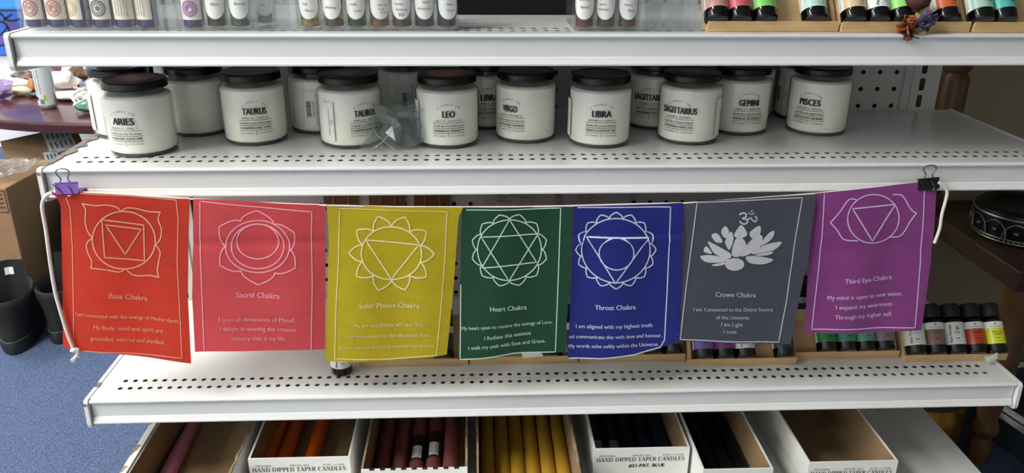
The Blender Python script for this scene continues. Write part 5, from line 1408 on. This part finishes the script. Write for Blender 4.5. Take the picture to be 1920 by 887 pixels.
# boots
def boot(label, px_, py_, rz, tag_white):
    p = atz(px_, py_, FLOOR)
    t = thing('ankle_boot', label, 'shoe', (p.x, p.y, FLOOR+0.0004), (0, 0, rz), 'pair of black boots on the carpet')
    BK = mat('black_suede', (11, 12, 12), 0.8, bump=(120, 0.3))
    n = 28
    def ring(z, cy, rx, ry, toe=0.0):
        r = []
        for i in range(n):
            a = 2*PI*i/n; x = rx*math.cos(a); y = ry*math.sin(a)
            if y > 0: x *= 1-0.22*(y/ry)**2
            r.append((x, cy+y, z))
        return r
    # heel towards -Y, toe towards +Y
    def loft(mb, rings, cap0, cap1):
        vs = [q for r in rings for q in r]; fs = [(j*n+i, j*n+(i+1) % n, (j+1)*n+(i+1) % n, (j+1)*n+i) for j in range(len(rings)-1) for i in range(n)]
        if cap0: fs.append(tuple(reversed(range(n))))
        if cap1: fs.append(tuple((len(rings)-1)*n+i for i in range(n)))
        mb.add(vs, fs)
    s_ = MB().use(mat('black_rubber', (16, 20, 21), 0.6))
    loft(s_, [ring(0, 0.095, 0.043, 0.135), ring(0.003, 0.095, 0.046, 0.139), ring(0.026, 0.095, 0.047, 0.140), ring(0.030, 0.095, 0.045, 0.138)], True, True)
    s_.build('sole', t)
    u = MB().use(BK)
    rings = [ring(0.030, 0.095, 0.044, 0.136), ring(0.045, 0.091, 0.046, 0.131), ring(0.065, 0.066, 0.046, 0.104), ring(0.085, 0.045, 0.045, 0.082), ring(0.105, 0.034, 0.048, 0.072), ring(0.130, 0.030, 0.053, 0.070), ring(0.146, 0.030, 0.055, 0.070),
             ring(0.150, 0.030, 0.052, 0.066), ring(0.144, 0.030, 0.047, 0.060), ring(0.10, 0.034, 0.040, 0.058), ring(0.06, 0.04, 0.036, 0.06)]
    rings = [[(x, y, z if z < 0.031 else 0.03+(z-0.03)*0.9) for x, y, z in r] for r in rings]
    rings = [[(x, y, z + (0.16*(y-0.03)*max(0, (z-0.06)/0.09) if z > 0.06 else 0)) for x, y, z in r] for r in rings]
    loft(u, rings, False, True)
    u.build('upper', t, smooth=60)
    tg = MB().use(BK)
    tg.grid(lambda a, b: ((a-0.5)*0.062, 0.072+0.018*(b)-0.02*abs(a-0.5), 0.085+0.095*b), 8, 8)
    tg.grid(lambda a, b: ((a-0.5)*0.062, 0.076+0.018*(b)-0.02*abs(a-0.5), 0.085+0.095*b), 8, 8)
    o = tg.build('tongue', t, smooth=60)
    if tag_white:
        w = MB().use(mat('tag_cloth', (214, 220, 222), 0.7)).grid(lambda a, b: ((a-0.5)*0.018, 0.0715+0.018*(0.66+0.18*b)-0.02*abs(a-0.5)*0.3-0.0014, 0.085+0.095*(0.66+0.18*b)), 4, 3)
        w.build('size_tag', t, label='white size tag')
    st = MB().use(mat('dark_welt', (44, 48, 48), 0.6))
    st.tube([(0.0455*math.cos(2*PI*i/40)*(1-(0.22*math.sin(2*PI*i/40)**2 if math.sin(2*PI*i/40) > 0 else 0)), 0.095+0.138*math.sin(2*PI*i/40), 0.031) for i in range(40)], 0.0022, 6, True)
    st.build('welt', t)
boot('black ankle boot with a white tag in its tongue, at the left edge', 34, 650, 0.32, True)
boot('black ankle boot half hidden behind the red flag', 124, 630, 0.0, False)

# ---------------------------------------------------------------- right background: oak side table with turned posts
FLx, FLy = 1.392, -0.012
BLx, BLy = 1.392, 0.338
TT = 0.036
ang = math.atan2(BLx-FLx, BLy-FLy)
t = thing('side_table', 'two tier stained oak side table with turned posts at the right', 'table', (FLx, FLy, FLOOR), (0, 0, -ang))
dep = math.hypot(BLx-FLx, BLy-FLy)
MB().use(OAKD).box(-0.004, 0.46, -0.004, dep, TT-FLOOR-0.038, TT-FLOOR).build('lower_tier', t, smooth=0, bevel=0.003)
MB().use(OAKD).box(-0.05, 0.50, -0.05, dep-0.02, 0.78, 0.81).build('top_tier', t, smooth=0, bevel=0.004)
def post(x, y, upper=True):
    lo = TT-FLOOR-0.0385; hi = 0.7795
    m_ = MB().use(OAK)
    k = lo/0.30
    m_.lathe([(0.013, 0.0), (0.018, 0.004), (0.021, 0.03*k), (0.015, 0.045*k), (0.023, 0.055*k), (0.023, 0.066*k), (0.017, 0.075*k), (0.024, 0.12*k), (0.026, 0.165*k), (0.025, 0.175*k), (0.027, 0.182*k), (0.023, 0.190*k), (0.024, 0.24*k), (0.021, 0.27*k), (0.026, 0.285*k), (0.026, lo)], 28, Matrix.Translation((x, y, 0)))
    m_.build('lower_leg', t, smooth=40)
    if not upper: return
    m_ = MB().use(OAK)
    z0 = TT-FLOOR+0.0005
    zb = 0.302-FLOOR
    m_.lathe([(0.026, z0), (0.026, z0+0.02), (0.020, z0+0.03), (0.0265, z0+0.05), (0.0265, zb-0.016), (0.0245, zb-0.006), (0.0205, zb-0.001), (0.0205, zb+0.001), (0.0250, zb+0.006), (0.0268, zb+0.014), (0.0268, zb+0.045), (0.024, zb+0.06), (0.024, hi)], 32, Matrix.Translation((x, y, 0)))
    m_.build('upper_post', t, smooth=40)
_px, _py = 0.012, dep-0.032
for x, y, u in ((0.028, 0.026, False), (0.43, 0.026, False), (_px, _py, True), (0.43, _py, True)): post(x, y, u)
# ornate bowl
bp = atz(1910, 440, TT)
t = thing('ornate_bowl', 'round black bowl with silver filigree arches on the side table', 'bowl', (bp.x, bp.y, TT+0.0004))
RB = 0.082
MB().use(mat('black_pewter', (20, 21, 20), 0.35, metal=0.4)).lathe([(0.07, 0.0), (RB*0.93, 0.002), (RB*0.95, 0.012), (RB, 0.045), (RB*0.98, 0.056), (RB*0.9, 0.060), (RB*0.84, 0.052), (0.06, 0.046)], 56).build('bowl_body', t)
sv = MB().use(mat('aged_silver', (128, 128, 120), 0.35, metal=0.9))
def cring(r, z, w): sv.tube([(r*math.cos(2*PI*i/72), r*math.sin(2*PI*i/72), z) for i in range(72)], w, 6, True)
cring(RB*0.945, 0.005, 0.0018); cring(RB*0.965, 0.011, 0.0012); cring(RB*1.0, 0.049, 0.0022)
for k in range(14):
    a0 = 2*PI*k/14
    sv.tube([((RB*0.985+0.002)*math.cos(a0+0.26*math.cos(q)), (RB*0.985+0.002)*math.sin(a0+0.26*math.cos(q)), 0.014+0.028*math.sin(q)) for q in [PI*i/16 for i in range(17)]], 0.0013, 6)
    sv.sphere((RB*0.995*math.cos(a0), RB*0.995*math.sin(a0), 0.026), 0.005, 1, (1, 1, 0.8))
for k in range(64):
    a0 = 2*PI*k/64; sv.sphere((RB*0.965*math.cos(a0), RB*0.965*math.sin(a0), 0.008), 0.0019, 1)
sv.build('silver_filigree', t, label='silver filigree arches')
# brass pot under the table and storage bin
p = atz(1800, 845, FLOOR)
t = thing('brass_pot', 'brass pot with a dark lid on the floor under the side table', 'pot', (1.333, 0.095, FLOOR+0.0004))
MB().use(mat('aged_brass', (150, 112, 44), 0.35, metal=0.7, var=(40, 0.35))).lathe([(0.06, 0.0), (0.078, 0.004), (0.088, 0.04), (0.084, 0.085), (0.074, 0.10)], 40).build('pot_body', t)
MB().use(mat('dark_pot_lid', (22, 20, 17), 0.4)).lathe([(0.078, 0.101), (0.085, 0.106), (0.080, 0.116), (0.045, 0.135), (0.012, 0.140), (0.010, 0.150), (0.014, 0.158), (0.006, 0.163)], 36).build('pot_lid', t)
p = atz(1905, 872, FLOOR)
t = thing('storage_bin', 'dark slate storage bin with a white rim beside the turned leg', 'bin', (1.585, 0.07, FLOOR+0.0004), (0, 0, 0.25))
sb = MB().use(mat('slate_plastic', (58, 66, 76), 0.5))
sb.box(-0.10, 0.14, -0.11, 0.13, 0, 0.004).box(-0.10, 0.14, -0.11, -0.106, 0.004, 0.075).box(-0.10, 0.14, 0.126, 0.13, 0.004, 0.075).box(-0.10, -0.096, -0.106, 0.126, 0.004, 0.075).box(0.136, 0.14, -0.106, 0.126, 0.004, 0.075)
sb.build('bin_body', t, smooth=0)
rm = MB().use(mat('white_rim', (188, 190, 184), 0.5))
for d, z in ((0.0, 0.076), (0.010, 0.066)):
    rm.box(-0.106-d, 0.146+d, -0.116-d, -0.106-d, z, z+0.006).box(-0.106-d, 0.146+d, 0.126+d, 0.136+d, z, z+0.006).box(-0.106-d, -0.096-d, -0.106-d, 0.126+d, z, z+0.006).box(0.136+d, 0.146+d, -0.106-d, 0.126+d, z, z+0.006)
rm.build('rim', t, smooth=0, label='white double rim')
